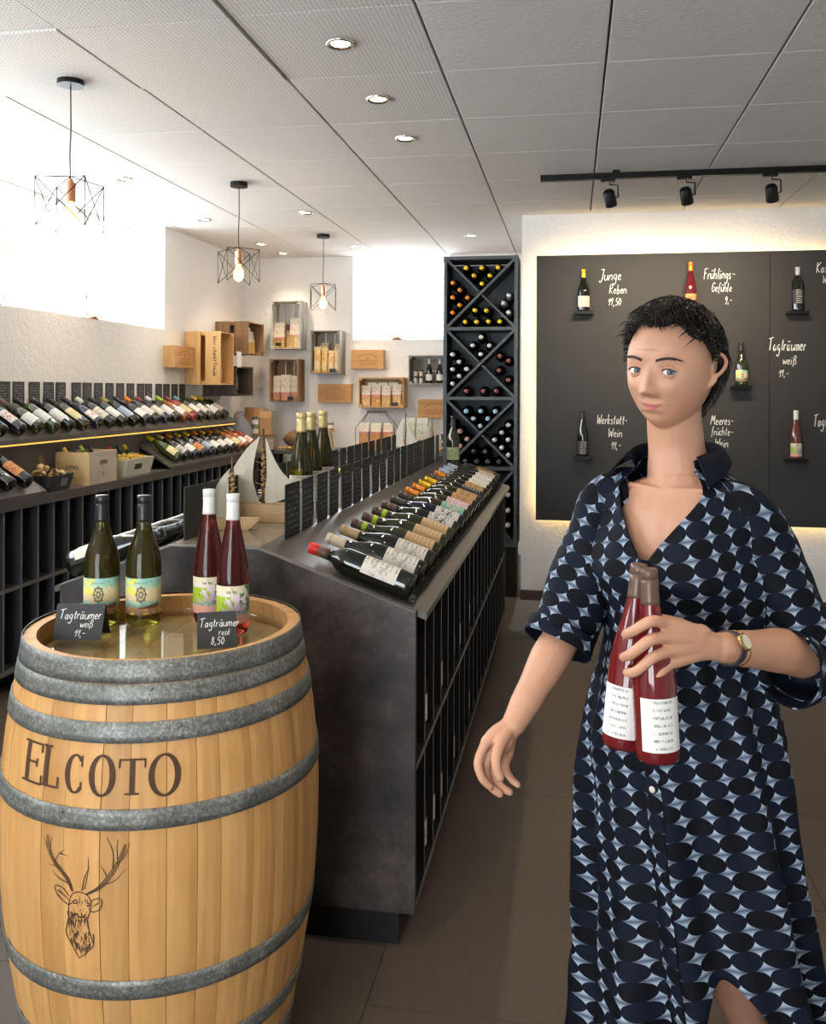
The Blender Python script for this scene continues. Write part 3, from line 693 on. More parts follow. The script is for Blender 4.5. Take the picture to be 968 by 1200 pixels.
for x, y, l in ((-1.086, 1.950, 'olive green wine bottle with ship wheel label, left on the barrel behind the folded card'), (-.990, 1.968, 'olive green wine bottle with ship wheel label, second from left on the barrel')):
    bottle('burgundy', M_tr_olive, 'black', M_artw, l, 'wine bottles on the barrel', (x, y, GZ), face=(.45, -1, 0), seg=40, lab_span=(.028, .112, 82))
for x, y, l in ((-.848, 2.015, 'rose wine bottle with white capsule standing farther back on the barrel'), (-.757, 1.935, 'rose wine bottle with white capsule at the right front of the barrel')):
    bottle('flute', M_tr_rose, 'white', M_artr, l, 'wine bottles on the barrel', (x, y, GZ), face=(.42, -1, 0), seg=40, lab_span=(.026, .115, 82), scale=.955)
M_card = plain('black_slate_card', (.030, .031, .034), .6)
def tent_card(loc, rz, w, h, lines, label, rx=0):
    t = thing('price_card', label, 'price card', loc, (0, 0, rz), 'folded price cards on the barrel')
    s = .030
    def quad(sg): 
        return MB().prism([(sg * s, 0), (sg * (s + .0012), 0), (sg * .0012, h), (0, h)], -w / 2, w / 2, 'X')
    part('card_front', quad(-1), M_card, t); part('card_back', quad(1), M_card, t)
    wr = MB(); L = math.hypot(s, h)
    def f(x, y): k = y / L; return (x, -(s + .0017) * (1 - k) - .0016 * k, h * k)
    for tx, x, y, hh in lines: write(wr, tx, x, y, hh, f, anchor='c')
    part('handwriting', wr, M_chalk, t)
tent_card((-1.070, 1.835, GZ), R(10), .106, .072, [('Tagträumer', -.004, .046, .020), ('weiß', .016, .028, .017), ('11,-', .004, .008, .017)], 'folded black price card reading Tagträumer weiß in front of the left bottle')
tent_card((-.752, 1.832, GZ), R(22), .082, .070, [('Tagträumer', .0, .045, .018), ('rosé', .014, .027, .015), ('8,50', .0, .008, .018)], 'folded black price card reading Tagträumer rosé in front of the pink bottles')
# ------------------------------------------------------------------ sloping double-sided counter
CXm = -.91; GY_0, GY_1 = 2.312, 5.53
W_case = 'wine display counter'
gc = thing('display_counter', 'long dark counter with two sloping sides and bottle cubbies beneath, behind the barrel', 'counter', (CXm, GY_0, 0))
def gx(x): return x - CXm
def gpart(name, mb, mat, **k): return part(name, mb, mat, gc, (-CXm, 0, 0) if False else (0, 0, 0), **k)
def G3(m):   # shift world-coordinate mesh into the counter's frame
    m.v = [(x - CXm, y - GY_0, z) for x, y, z in m.v]; return m
prof = [(-1.415, .10), (-.401, .10), (-.401, .893), (-.835, 1.045), (-1.085, 1.045), (-1.415, .925)]
part('end_panel', G3(MB().prism(prof, GY_0, GY_0 + .022)), M_lam, gc, label='dark rusty grey end panel')
part('end_panel', G3(MB().prism(prof, GY_1 - .022, GY_1)), M_lam, gc)
edge = MB()
for a, b in zip(prof[2:], prof[3:]):
    d = Vector((b[0] - a[0], b[1] - a[1])).normalized(); n = Vector((-d.y, d.x)) * -.0015
    edge.add([(a[0], GY_0 - .001, a[1]), (b[0], GY_0 - .001, b[1]), (b[0], GY_0 + .02, b[1] + .0012), (a[0], GY_0 + .02, a[1] + .0012), (a[0], GY_0 - .001, a[1] - .003), (b[0], GY_0 - .001, b[1] - .003)], [(0, 1, 2, 3), (0, 4, 5, 1)])
part('edge_band', G3(edge), M_edge, gc)
part('plinth', G3(B(-1.37, -.449, GY_0 + .03, GY_1 - .03, 0, .1)), M_black, gc)
part('bottom_board', G3(B(-1.41, -.403, GY_0 + .022, GY_1 - .022, .1, .12)), M_cubk, gc)
part('back_board', G3(B(-.918, -.902, GY_0 + .022, GY_1 - .022, .12, 1.02)), M_cubk, gc)
for x0, x1 in ((-.902, -.403), (-1.41, -.918)):
    part('shelf', G3(B(x0, x1, GY_0 + .022, GY_1 - .022, .466, .482)), M_cubk, gc)
th = .018
SL = (1.045 - .893) / (.835 - .401)
part('slope_board', G3(MB().prism([(-.835, 1.046), (-.835, 1.046 - th), (-.376, 1.046 - th - SL * .459), (-.376, 1.046 - SL * .459)][::-1], GY_0 + .0225, GY_1)), M_lamtop, gc, label='right-hand sloping top board')
part('slope_board', G3(MB().prism([(-1.085, 1.046), (-1.085, 1.046 - th), (-1.445, 1.046 - th - .131), (-1.445, 1.046 - .131)], GY_0 + .0225, GY_1)), M_lamtop, gc)
M_flat = laminate('brown_grey_laminate_shelf', (.17, .135, .105), (.27, .225, .18), .16, 5.)
part('top_board', G3(B(-1.086, -.834, GY_0 + .0225, GY_1, 1.028, 1.047)), M_flat, gc, label='flat brown ridge board')
PITCH = (GY_1 - GY_0 - .044) / 20
dv = {}
def divider(x0, x1, z0, z1):
    k = (x0, z0)
    if k not in dv:
        m = MB().box(x0 - CXm, x1 - CXm, 0, .012, z0, z1, 0); e = x1 if x1 > CXm else x0
        s = .0008 if x1 > CXm else -.0008
        m.box(min(e, e + s) - CXm, max(e, e + s) - CXm, 0, .012, z0, z1, 1); dv[k] = m.mesh('divider', [M_cubk, M_edge])
    return dv[k]
for k in range(1, 20):
    y = .022 + k * PITCH - .006
    for z0, z1 in ((.12, .466), (.482, .862)):
        link('divider', divider(-.902, -.405, z0, z1), gc, (0, y, 0)); link('divider', divider(-1.41, -.918, z0, z1), gc, (0, y, 0))
for z0, z1 in ((.466, .482), (.1, .12)): part('edge_band', G3(B(-.4035, -.402, GY_0 + .022, GY_1 - .022, z0, z1)), M_edge, gc)
# toothed bottle stop along the lower edge
sb = MB(); sb.box(-.425, -.413, GY_0 + .05, GY_1 - .05, .905, .913)
for k in range(100): y = GY_0 + .06 + k * .031; sb.box(-.4255, -.4125, y, y + .010, .913, .925)
part('bottle_stop', G3(sb), M_black, gc, label='black toothed rail that stops the bottles')
# bottles on the right-hand slope, bases towards the aisle
dn = Vector((-.459, 0, .161)).normalized(); nrm = Vector((dn.z, 0, -dn.x))
ROWR = [('bordeaux', M_gdark, 'brown', 'sketch', 'red-tipped black wine bottle with a big cream label'), ('burgundy', M_gdark, 'cream', 'sketch', 'dark wine bottle with cream capsule and cream label'),
 ('burgundy', M_gdark, 'tan', 'sketch', 'dark wine bottle with tan capsule and cream label'), ('burgundy', M_golive, 'brown', 'tan', 'olive wine bottle with green neck ring and brown paper label'),
 ('burgundy', M_golive, 'brown', 'tan', 'olive wine bottle with green neck ring and brown paper label'), ('burgundy', M_golive, 'brown', 'tan', 'olive wine bottle with green neck ring and brown paper label'),
 ('burgundy', M_gdark, 'brown', 'blackwhite', 'dark wine bottle with white striped black label'), ('burgundy', M_gblue, 'grey', 'blackwhite', 'blue-black wine bottle with grey capsule and lettered black label'),
 ('burgundy', M_golive, 'grey', 'teal', 'olive wine bottle with grey capsule and green picture label'), ('burgundy', M_golive, 'orange', 'pink', 'wine bottle with orange capsule and pink label'),
 ('burgundy', M_gdark, 'orange', 'kraft', 'wine bottle with orange capsule and brown patterned label'), ('burgundy', M_golive, 'yellow', 'kraft', 'wine bottle with yellow capsule and brown label'),
 ('burgundy', M_gdark, 'yellow', 'black', 'wine bottle with yellow capsule and black label'), ('burgundy', M_gdark, 'brown', 'kraft', 'wine bottle with brown capsule and brown label'),
 ('burgundy', M_gdark, 'orange', 'white', 'wine bottle with orange capsule and white label'), ('burgundy', M_gdark, 'blue', 'white', 'wine bottle with pale blue capsule and white label'),
 ('burgundy', M_gdark, 'blue', 'white', 'wine bottle with pale blue capsule and white label'), ('burgundy', M_gdark, 'blue', 'cream', 'wine bottle with pale blue capsule and cream label'),
 ('bordeaux', M_gdark, 'black', 'kraft', 'black wine bottle at the far end with brown label')]
YR = [2.375, 2.53, 2.69, 2.835, 2.99, 3.145, 3.30, 3.475, 3.63, 3.785, 3.955, 4.12, 4.29, 4.45, 4.61, 4.77, 4.94, 5.10, 5.28]
rb = {}
for k, ((sh, gm, cp, lb, tx), y) in enumerate(zip(ROWR, YR)):
    base = Vector((-.428, y, 1.046 - SL * (.835 - .428) + .0))
    r = SHAPES[sh]['r']; base = base + nrm * (r + .002) + dn * .006
    t = bottle(sh, gm, cp, lb, '%s, %s on the right slope' % (tx.replace('and lettered black and white label', 'and lettered label').replace('blue-black wine', 'blue-black').replace('blue-black bottle with', 'blue-black bottle with'), ORD[k]), 'bottles on the right-hand slope of the counter', base, dn, nrm + Vector((0, rnd.uniform(-.35, .1), 0)), seg=28, lab_span=(.045, .145, 80) if sh == 'bordeaux' else (.022, .118, 80))
    if k == 0:
        part('wax_tip', MB().lathe([(.0152, .276), (.0162, .278), (.0162, .303), (.013, .305), (.0005, .305)], 20), plain('red_wax', (.60, .02, .02), .35), t, label='bright red tip')
    if k in (3, 4, 5): part('neck_ring', MB().lathe([(.0162, .247), (.0168, .248), (.0168, .262), (.0162, .263)], 20), plain('lime_green_ring', (.42, .62, .03), .4), t, label='lime green ring')
# left-hand slope, mostly hidden
dl = Vector((.360, 0, .131)).normalized(); nl = Vector((-dl.z, 0, dl.x))
for k in range(19):
    y = 2.42 + k * .158; cp = 'black' if k < 7 else 'orange' if k in (9, 10, 11, 12) else 'brown' if k < 9 else 'yellow' if k < 15 else 'black'
    base = Vector((-1.43, y, 1.046 - (1.43 - 1.085) * .364)) + nl * .0405 + dl * .004
    bottle('burgundy', M_gdark, cp, 'white' if k % 3 else 'cream', 'dark bottle with %s capsule, %s from the barrel on the left-hand slope' % (cp, ORD[k]), 'bottles on the left-hand slope of the counter', base, dl, nl)
# price cards standing along the ridge
def chalk_card_mat(name):
    n = N(name, .6); uv = n.coord('UV'); x, y, _ = n.xyz(uv)
    rows = 9; row = n.math('FRACT', n.mul(y, rows))
    nz = n.noise(n.shift(n.coord('UV', (26, rows * 1.0, 1)), 31.), 1.0, 2, .9)
    on = n.mul(n.mul(n.gt(nz, .54), n.mul(n.gt(row, .28), n.lt(row, .80))), n.mul(n.mul(n.gt(x, .12), n.lt(x, .88)), n.mul(n.gt(y, .07), n.lt(y, .93))))
    w = n.noise(n.shift(n.coord('UV', (40, 60, 1)), 9.), 1., 2); on = n.mul(on, n.gt(w, .42))
    n.color(n.mix(n.mul(on, .5), (.020, .021, .023), (.62, .62, .60))); return n.m
M_ccard = chalk_card_mat('chalk_lettered_card')
def uvcard(w, h, t=.003):
    m = MB(); m.add([(t, 0, 0), (t, w, 0), (t, w, h), (t, 0, h)], [(0, 1, 2, 3)], 1, [[(0, 0), (1, 0), (1, 1), (0, 1)]])
    m.add([(0, 0, 0), (0, w, 0), (0, w, h), (0, 0, h)], [(3, 2, 1, 0)], 0)
    m.add([(0, 0, 0), (0, w, 0), (0, w, h), (0, 0, h), (t, 0, 0), (t, w, 0), (t, w, h), (t, 0, h)], [(0, 1, 5, 4), (3, 7, 6, 2), (0, 4, 7, 3), (1, 2, 6, 5)], 0)
    return m
cardA = uvcard(.128, .158).mesh('price_card', [M_card, M_ccard]); cardB = uvcard(.118, .150).mesh('price_card', [M_card, M_ccard])
for k in range(19):
    o = link('price_card', cardA, None, (-.8165 + rnd.uniform(-.002, .002), 2.492 + k * .1615, 1.0405), (0, 0, R(rnd.uniform(-3, 3))))
    if k < 18: part('reflection_strip', G3(B(-.817, -.814, 2.492 + k * .1615 + .134, 2.492 + k * .1615 + .134 + (.024, .014, .018, .010)[k % 4], 1.046, 1.165)), M_reflstrip, gc)  # added pale strip: bright reflection in the card gap put into colour
    tag(o, 'black chalk price card, %s from the barrel in the row above the right-hand bottles' % ORD[k], 'price card', 'price cards along the right edge of the ridge')
for k in range(20):
    o = link('price_card', cardB, None, (-1.070 + rnd.uniform(-.002, .002), 2.379 + k * .155, 1.0475), (0, 0, R(180 + rnd.uniform(-3, 3))))
    o.location.y += .118
    tag(o, 'blank-backed black price card, %s from the barrel on the left ridge edge' % ORD[k], 'price card', 'price cards along the left edge of the ridge')
# bottles standing in the cubbies
CUB = [(1, 1, 'white', M_gdark), (3, 1, 'tan', M_gdark), (5, 1, 'black', M_gdark), (6, 1, 'white', M_gdark), (8, 1, 'white', M_gdark), (9, 1, 'blue', M_golive), (10, 1, 'redwhite', M_gdark), (13, 1, 'white', M_gdark), (15, 1, 'cream', M_gdark), (17, 1, 'white', M_gdark),
       (1, 0, 'sketch', M_gdark), (2, 0, 'white', M_gdark), (3, 0, 'tan', M_gdark), (5, 0, 'cream', M_gdark), (8, 0, 'white', M_gdark), (10, 0, 'pink', M_gdark), (12, 0, 'black', M_gdark), (14, 0, 'black', M_gdark), (15, 0, 'sketch', M_gdark), (18, 0, 'white', M_gdark)]
for c, lv, lb, gm in CUB:
    bottle('burgundy', gm, 'black', lb, 'bottle with %s label standing in the %s cubby, %s row of the counter' % (lb.replace('redwhite', 'red and white').replace('sketch', 'pale sketched'), ORD[c], 'upper' if lv else 'lower'), 'bottles in the counter cubbies',
           (-.452, GY_0 + .022 + (c + .5) * PITCH, .4825 if lv else .1205), face=(1, -.9, 0))

# ------------------------------------------------------------------ wooden sail boats
W_pale = wood('pale_planed_wood', (.62, .42, .22), (.45, .28, .12), 0, 1.2, .6, .5, .1)
W_sail = wood('bleached_sail_board', (.60, .54, .42), (.50, .44, .33), 2, .7, .6, .3, .06)
W_bark = wood('brown_twig', (.15, .085, .045), (.06, .03, .015), 2, 1.5, .8, .5, .1)
M_straw = plain('raffia_string', (.60, .38, .12), .8)
def sail_boat(loc, rz, L, Hm, label, sails, hull_m, sail_m, group='wooden sail boats'):
    t = thing('sail_boat', label, 'model boat', loc, (0, 0, rz), group)
    hh = L * .19; bw = L * .09
    pr = [(-L * .36, 0), (L * .30, 0), (L * .42, hh * .5), (L * .52, hh), (-L * .50, hh)]
    part('hull', MB().prism(pr, -bw, bw, 'Y'), hull_m, t)
    part('deck', B(-L * .49, L * .50, -bw * .85, bw * .85, hh, hh + .004), W_pale, t)
    m = part('mast', MB().tube([(0, 0, hh), (.002, 0, hh + Hm * .5), (-.001, 0, hh + Hm)], [.0065, .0055, .0035], 7), W_bark, t)
    for pts in sails:
        P = smooth_pts([(x * L, hh + z * Hm) for x, z in pts] + [(pts[0][0] * L, hh + pts[0][1] * Hm)], 6)[:-1]
        part('sail', MB().prism(P, -.003, .003, 'Y'), sail_m, t)
    sp = MB()
    for k in range(22):
        z = hh + Hm * (.12 + .62 * k / 22); a = k * 1.9
        sp.tube([(.007 * math.cos(a + q), .007 * math.sin(a + q), z + q * .0015) for q in (0, 1.2, 2.4, 3.6, 4.8)], .0012, 4)
        if k % 2: sp.tube([(0, -.006, z), (.022 * math.cos(a), -.018, z + .008)], .001, 4)
    part('raffia_winding', sp, M_straw, m)
    return t
MAIN = [(-.04, .90), (-.20, .72), (-.36, .44), (-.46, .20), (-.52, .0), (-.30, .0), (-.06, .03), (-.08, .14), (-.12, .34), (-.10, .60)]
JIB = [(.03, .88), (.10, .66), (.22, .42), (.40, .24), (.48, .17), (.30, .10), (.03, .02), (.04, .4)]
sail_boat((-.985, 2.78, 1.0475), R(4), .29, .245, 'large wooden sail boat with two curved sails on the counter ridge', [MAIN, JIB], W_pale, W_sail)
sail_boat((-1.02, 2.60, 1.0475), R(6), .17, .19, 'small wooden sail boat in front of the large one, half behind the white capsules', [[(p[0] * 1.0, p[1] * .9) for p in MAIN]], W_pale, W_sail)
W_white = wood('white_painted_sail', (.75, .75, .72), (.66, .66, .62), 2, .7, .6, .2, .03); M_greenhull = plain('pale_green_painted_hull', (.18, .45, .33), .5)
for k, (x, y) in enumerate(((-.915, 2.965), (-.930, 3.135), (-.935, 3.31))):
    bottle('flute', M_tr_olive, 'gold', 'cream', '%s green wine bottle with gold capsule behind the large sail boat' % ('nearest', 'middle', 'farthest')[k], 'three gold-capped bottles on the counter ridge', (x, y, 1.0475), face=(.45, -1, 0), seg=36, lab_span=(.025, .128, 80), cap_mat_=plain('pale_gold_screw_cap', (.60, .46, .20), .4, .3), scale=1.06)
t = bottle('burgundy', M_golive, 'black', 'greenpic', 'single green bottle with green label standing at the far end of the counter', None, (-.715, 5.44, 1.0165), face=(.4, -1, 0))
part('wedge_foot', MB().prism([(-.045, -.001), (.045, -.001), (.045, -.030), (-.045, .002)], -.03, .03, 'Y'), M_black, t)
t.rotation_euler = (0, 0, 0)
# ------------------------------------------------------------------ long cabinet along the left wall
CY0, CY1 = 1.0, 8.0
cb = thing('wall_cabinet', 'long dark cubby cabinet with a raised bottle shelf along the left wall', 'cabinet', (-2.85, CY0, 0))
OX, OY = -2.85, CY0
def C3(m): m.v = [(x - OX, y - OY, z) for x, y, z in m.v]; return m
part('plinth', C3(B(-3.045, -2.763, CY0 + .02, CY1, 0, .12)), M_black, cb)
part('bottom_board', C3(B(-3.045, -2.622, CY0, CY1, .12, .145)), M_cub, cb)
part('shelf', C3(B(-3.03, -2.624, CY0, CY1, .510, .528)), M_cub, cb)
part('back_board', C3(B(-3.045, -3.03, CY0, CY1, .145, .895)), M_cub, cb)
part('worktop', C3(B(-3.045, -2.605, CY0, CY1, .895, .942)), M_lamtop, cb)
for z0, z1 in ((.12, .145), (.510, .528)): part('edge_band', C3(B(-2.622, -2.6205, CY0, CY1, z0, z1)), M_edge, cb)
ys = [3.539 + .1375 * k for k in range(-18, 33)]
dmesh = {}
for k, y in enumerate(ys):
    w = .022 if abs((y - 3.68) / 1.375 - round((y - 3.68) / 1.375)) < .03 else .012
    for z0, z1 in ((.145, .510), (.528, .895)):
        if (w, z0) not in dmesh: dmesh[w, z0] = MB().box(-.18, .228, -w / 2, w / 2, z0, z1).box(.228, .2295, -w / 2, w / 2, z0, z1, 1).mesh('divider', [M_cub, M_edge])
        if y < CY1 - .05: link('divider', dmesh[w, z0], cb, (0, y - OY, 0))
# raised shelf: riser, sloping board, light strip
part('riser', C3(B(-2.85, -2.835, CY0, 7.12, .942, 1.195)), M_lamtop, cb)
UX0, UZ0, UX1, UZ1 = -2.765, 1.215, -3.045, 1.392
part('slope_board', C3(MB().prism([(UX0, UZ0), (UX1, UZ1), (UX1, UZ1 - .022), (UX0, UZ0 - .022)], CY0, 7.12)), M_lamtop, cb, label='upper sloping board under the wall bottles')
part('shelf_bottom', C3(B(-3.04, -2.768, CY0, 7.12, 1.178, 1.194)), M_lamtop, cb)
part('light_strip', C3(B(-2.7675, -2.763, CY0, 7.10, 1.185, 1.191)), M_led, cb, label='glowing yellow light strip')
DX0, DZ0, DX1, DZ1 = -2.600, .962, -2.832, 1.105
for y0, y1, l in ((CY0, 4.13, 'lower sloping board at the camera end'), (5.56, 7.16, 'lower sloping board at the far end')):
    part('slope_board', C3(MB().prism([(DX0, DZ0), (DX1, DZ1), (DX1, DZ1 - .02), (DX0, DZ0 - .02)], y0, y1)), M_lamtop, cb, label=l)
    part('slope_cheek', C3(MB().prism([(DX0 - .01, .942), (DX1, .942), (DX1, DZ1 - .021), (DX0 - .01, DZ0 - .015)], y1 - .02, y1)), M_lamtop, cb)
part('light_strip', C3(B(-2.836, -2.834, CY0, 7.10, 1.168, 1.177)), M_led, cb) if False else None
# row of bottles on the upper slope
du = Vector((UX1 - UX0, 0, UZ1 - UZ0)).normalized(); nu = Vector((du.z, 0, -du.x))
UP = [('cream', M_gdark, 'black'), ('white', M_gdark, 'black'), ('redwhite', M_gdark, 'black'), ('white', M_gdark, 'black'), ('orange', M_gdark, 'black'), ('redwhite', M_gdark, 'brown'), ('orange', M_gdark, 'black'), ('redwhite', M_gblue, 'black'), ('white', M_golive, 'brown'), ('white', M_ggreen, 'black'), ('white', M_gdark, 'black'), ('yellow', M_golive, 'black'), ('redwhite', M_gblue, 'black'),
      ('sketch', M_gdark, 'greenwhite'), ('white', M_gdark, 'black'), ('blue', M_gdark, 'olivecap'), ('white', M_gdark, 'black'), ('white', M_gdark, 'orange'), ('cream', M_gblue, 'maroon'), ('white', M_gdark, 'white'), ('white', M_gamber, 'green'), ('yellow', M_grose, 'maroon'), ('white', M_golive, 'teal'), ('white', M_golive, 'black'), ('white', M_golive, 'gold'), ('cream', M_gdark, 'yellow')]
CAPC['greenwhite'] = (.55, .62, .50)
for k in range(26):
    y = 3.10 + k * .1525; lb, gm, cp = UP[k]; sh = 'bordeaux' if k % 4 else 'burgundy'
    base = Vector((UX0 - .018, y, UZ0 + .018 * (UZ1 - UZ0) / (UX0 - UX1))) + nu * (SHAPES[sh]['r'] + .002)
    bottle(sh, gm, cp, lb, '%s-labelled bottle with %s capsule, %s on the upper wall slope' % ({'redwhite': 'red and white', 'sketch': 'pale sketch'}.get(lb, lb), {'greenwhite': 'pale green', 'olivecap': 'olive', 'teal': 'teal'}.get(cp, cp), ORD[k]), 'bottles on the upper slope along the left wall', base, du, nu + Vector((0, rnd.uniform(-.3, .2), 0)), seg=16, scale=.96)
dl2 = Vector((DX1 - DX0, 0, DZ1 - DZ0)).normalized(); nl2 = Vector((dl2.z, 0, -dl2.x))
LOW = [('yellow', M_ggreen, 'yellow'), ('blackwhite', M_gdark, 'gold'), ('white', M_gblue, 'orange'), ('orange', M_gblue, 'yellow'), ('blue', M_gblue, 'yellow'), ('white', M_gdark, 'orange'), ('white', M_gdark, 'yellow'), ('white', M_gdark, 'orange'), ('yellow', M_gamber, 'gold'), ('white', M_gamber, 'gold'), ('redwhite', M_grose, 'white')]
for k, (lb, gm, cp) in enumerate(LOW):
    y = 5.665 + k * .1435
    base = Vector((DX0 - .018, y, DZ0 + .018 * .616)) + nl2 * .0425
    bottle('burgundy', gm, cp, lb, '%s-labelled bottle with %s neck, %s beyond the cream crate' % ({'redwhite': 'red and white', 'blackwhite': 'black and white'}.get(lb, lb), cp, ORD[k]), 'bottles on the lower slope at the far end', base, dl2, nl2 + Vector((0, rnd.uniform(-.3, .2), 0)), seg=16, scale=.93)
for k in range(4):
    y = 3.99 - k * .137; base = Vector((DX0 - .03, y, DZ0 + .03 * .616)) + nl2 * .0395
    bottle('bordeaux', M_gdark, 'tan' if k == 0 else 'black', 'orange' if k == 0 else 'black', ('dark bottle with red and orange label', 'plain black bottle', 'plain black bottle', 'plain black bottle')[k] + ', %s left of the wood curl basket' % ORD[k], 'bottles on the lower slope nearest the camera', base, dl2, nl2, seg=20, scale=.97)
# price cards on the wall
cm = uvcard(.104, .135, .003).mesh('price_card', [M_card, M_ccard])
WC = [4.377, 4.506, 4.656, 4.798, 4.926, 5.097, 5.225, 5.363, 5.505, 5.649, 5.794, 5.944, 6.066, 6.230, 6.357, 6.501, 6.639]
for k, y in enumerate([4.235, 4.09] + WC):
    o = link('wall_price_card', cm if y != 4.506 else uvcard(.104, .135, .003).mesh('price_card', [plain('brown_card', (.10, .05, .04), .6), M_ccard]), None, (-3.047, y, 1.378))
    tag(o, '%s chalk price card on the left wall, %s' % ('black' if y != 4.506 else 'reddish black', (ORD[k - 2] + ' from the left edge') if k >= 2 else ('just outside the picture', 'farther outside the picture')[k]), 'price card', 'price cards in a row on the left wall')

# ------------------------------------------------------------------ flat bay: basket, wooden box, white crate
W_box = wood('new_pine_box', (.70, .50, .24), (.56, .36, .15), 0, .7, .55, .4, .15)
W_boxp = wood('pale_poplar_box', (.66, .58, .46), (.56, .47, .35), 1, .7, .55, .4, .05)
def open_box(t, w, d, h, mat, th=.012, flare=0., name='side_panel', mats=None):
    """open box: local x width, y depth; sides lean outwards by flare"""
    f = flare; C0 = [(-w / 2 + f, -d / 2 + f), (w / 2 - f, -d / 2 + f), (w / 2 - f, d / 2 - f), (-w / 2 + f, d / 2 - f)]; C1 = [(-w / 2, -d / 2), (w / 2, -d / 2), (w / 2, d / 2), (-w / 2, d / 2)]
    for i in range(4):
        j = (i + 1) % 4; m = MB()
        def inn(p): return (p[0] - math.copysign(th, p[0]), p[1] - math.copysign(th, p[1]))
        a0, b0, a1, b1 = C0[i], C0[j], C1[i], C1[j]; ia0, ib0, ia1, ib1 = map(inn, (a0, b0, a1, b1))
        v = [(*a0, 0), (*b0, 0), (*b1, h), (*a1, h), (*ia0, 0), (*ib0, 0), (*ib1, h), (*ia1, h)]
        m.add(v, [(0, 1, 2, 3), (5, 4, 7, 6), (3, 2, 6, 7), (0, 4, 5, 1), (0, 3, 7, 4), (1, 5, 6, 2)])
        part(name, m, (mats or [mat] * 4)[i], t)
    part('bottom_panel', B(-w / 2 + f + th, w / 2 - f - th, -d / 2 + f + th, d / 2 - f - th, 0.001, .008), mat, t)
ZW = .9425
G['V'] = (1.1, [[(0, 2), (.5, 0), (1, 2)]])
t = thing('wooden_wine_box', 'pale wooden wine box with stencilled lettering, full of bottles, on the wall cabinet', 'box', (-2.728, 4.725, ZW))
open_box(t, .205, .30, .178, W_box, .01, 0, mats=[W_box, W_boxp, W_box, W_box])
wr = MB(); f = lambda x, y: (x, -.1512, y)
write(wr, 'SERPARA', -.004, .085, .020, f, .0028, 0, 0, .95, 'c'); write(wr, 'EST', 0, .125, .006, f, .001, 0, 0, .9, 'c'); write(wr, 'RESERVA', 0, .035, .008, f, .0012, 0, 0, .9, 'c')
g = lambda y, z: (.1033, y, z)
write(wr, 'SERPARA', 0, .105, .022, g, .003, 0, 0, .85, 'c')
for q in (.085, .070, .05, .045, .04): write(wr, 'E' * rnd.randint(3, 9), 0, q, .006, g, .001, 0, 0, .9, 'c')
part('stencil_lettering', wr, plain('grey_stencil_ink', (.09, .07, .06), .8), t)
IN = [('gold', M_gdark, 'white'), ('black', M_gblue, 'kraft'), ('green', M_ggreen, 'yellow'), ('black', M_gdark, 'cream')]
for k, (cp, gm, lb) in enumerate(IN):
    bottle('burgundy', gm, cp, lb, '%s-labelled bottle leaning out of the wooden wine box, %s from the left' % (lb.replace('kraft', 'brown'), ORD[k]), 'bottles in the wooden wine box', (-2.70 , 4.615 + k * .072, .985), (-.35, -.1 + .06 * k, .62), (.9, -.3, .5), seg=14, scale=.62)
M_cream = plain('cream_painted_crate', (.66, .66, .52), .55)
t = thing('display_crate', 'cream painted flared crate of bottles and yellow paper shreds beside the wooden box', 'crate', (-2.735, 5.185, ZW))
open_box(t, .215, .36, .105, M_cream, .01, .022)
part('label_plate', MB().box(-.001, .002, -.045, .045, -.017, .017, M=Matrix.Translation((.0955, -.02, .055)) @ Matrix.Rotation(R(12), 4, 'Y')), plain('dark_green_label', (.03, .05, .03), .5), t)
def shreds(name, x0, x1, y0, y1, z0, z1, n, mat, w=.0022, L_=.05):
    m = MB()
    for k in range(n):
        p = Vector((rnd.uniform(x0, x1), rnd.uniform(y0, y1), rnd.uniform(z0, z1))); a = rnd.uniform(0, 6.3); pts = [p]
        for q in range(5):
            a += rnd.uniform(-.9, .9); p = p + Vector((math.cos(a), math.sin(a), rnd.uniform(-.5, .5))) * L_ / 4; p.z = max(min(p.z, z1), z0)
            p.x = max(min(p.x, x1), x0); p.y = max(min(p.y, y1), y0); pts.append(p)
        m.tube(pts, w * rnd.uniform(.6, 1.2), 4)
    return m
M_shred = plain('yellow_paper_shreds', (.80, .55, .10), .7)
o = link('paper_shreds', shreds('s', -.085, .085, -.155, .155, .05, .125, 260, M_shred).mesh('paper_shreds', [M_shred]), None, (-2.735, 5.185, ZW))
tag(o, 'yellow shredded paper filling the cream crate', 'paper shreds', kind='stuff')
for k, (cp, gm, lb) in enumerate((('red', M_gdark, 'cream'), ('black', M_ggreen, 'greenpic'), ('yellow', M_ggreen, 'yellow'))):
    bottle('burgundy', gm, cp, lb, '%s from left of three small bottles bedded in yellow shreds in the cream crate' % ORD[k], 'bottles in the cream crate', (-2.70, 5.09 + k * .095, .975), (-.45, .15, .55), (.8, -.3, .5), seg=14, scale=.62)
M_bask = plain('dark_grey_basket', (.035, .035, .038), .6)
t = thing('basket', 'small dark flared basket of wood curls at the left edge of the photo', 'basket', (-2.712, 4.29, ZW))
open_box(t, .20, .22, .085, M_bask, .008, .02)
part('label_plate', MB().box(-.001, .002, -.03, .03, -.02, .02, M=Matrix.Translation((.0895, .03, .045)) @ Matrix.Rotation(R(13), 4, 'Y')), plain('grey_paper_tag', (.25, .25, .25), .5), t)
W_curl = wood('wood_shaving', (.72, .48, .24), (.45, .26, .10), 2, 1.5, .6, .3, .3)
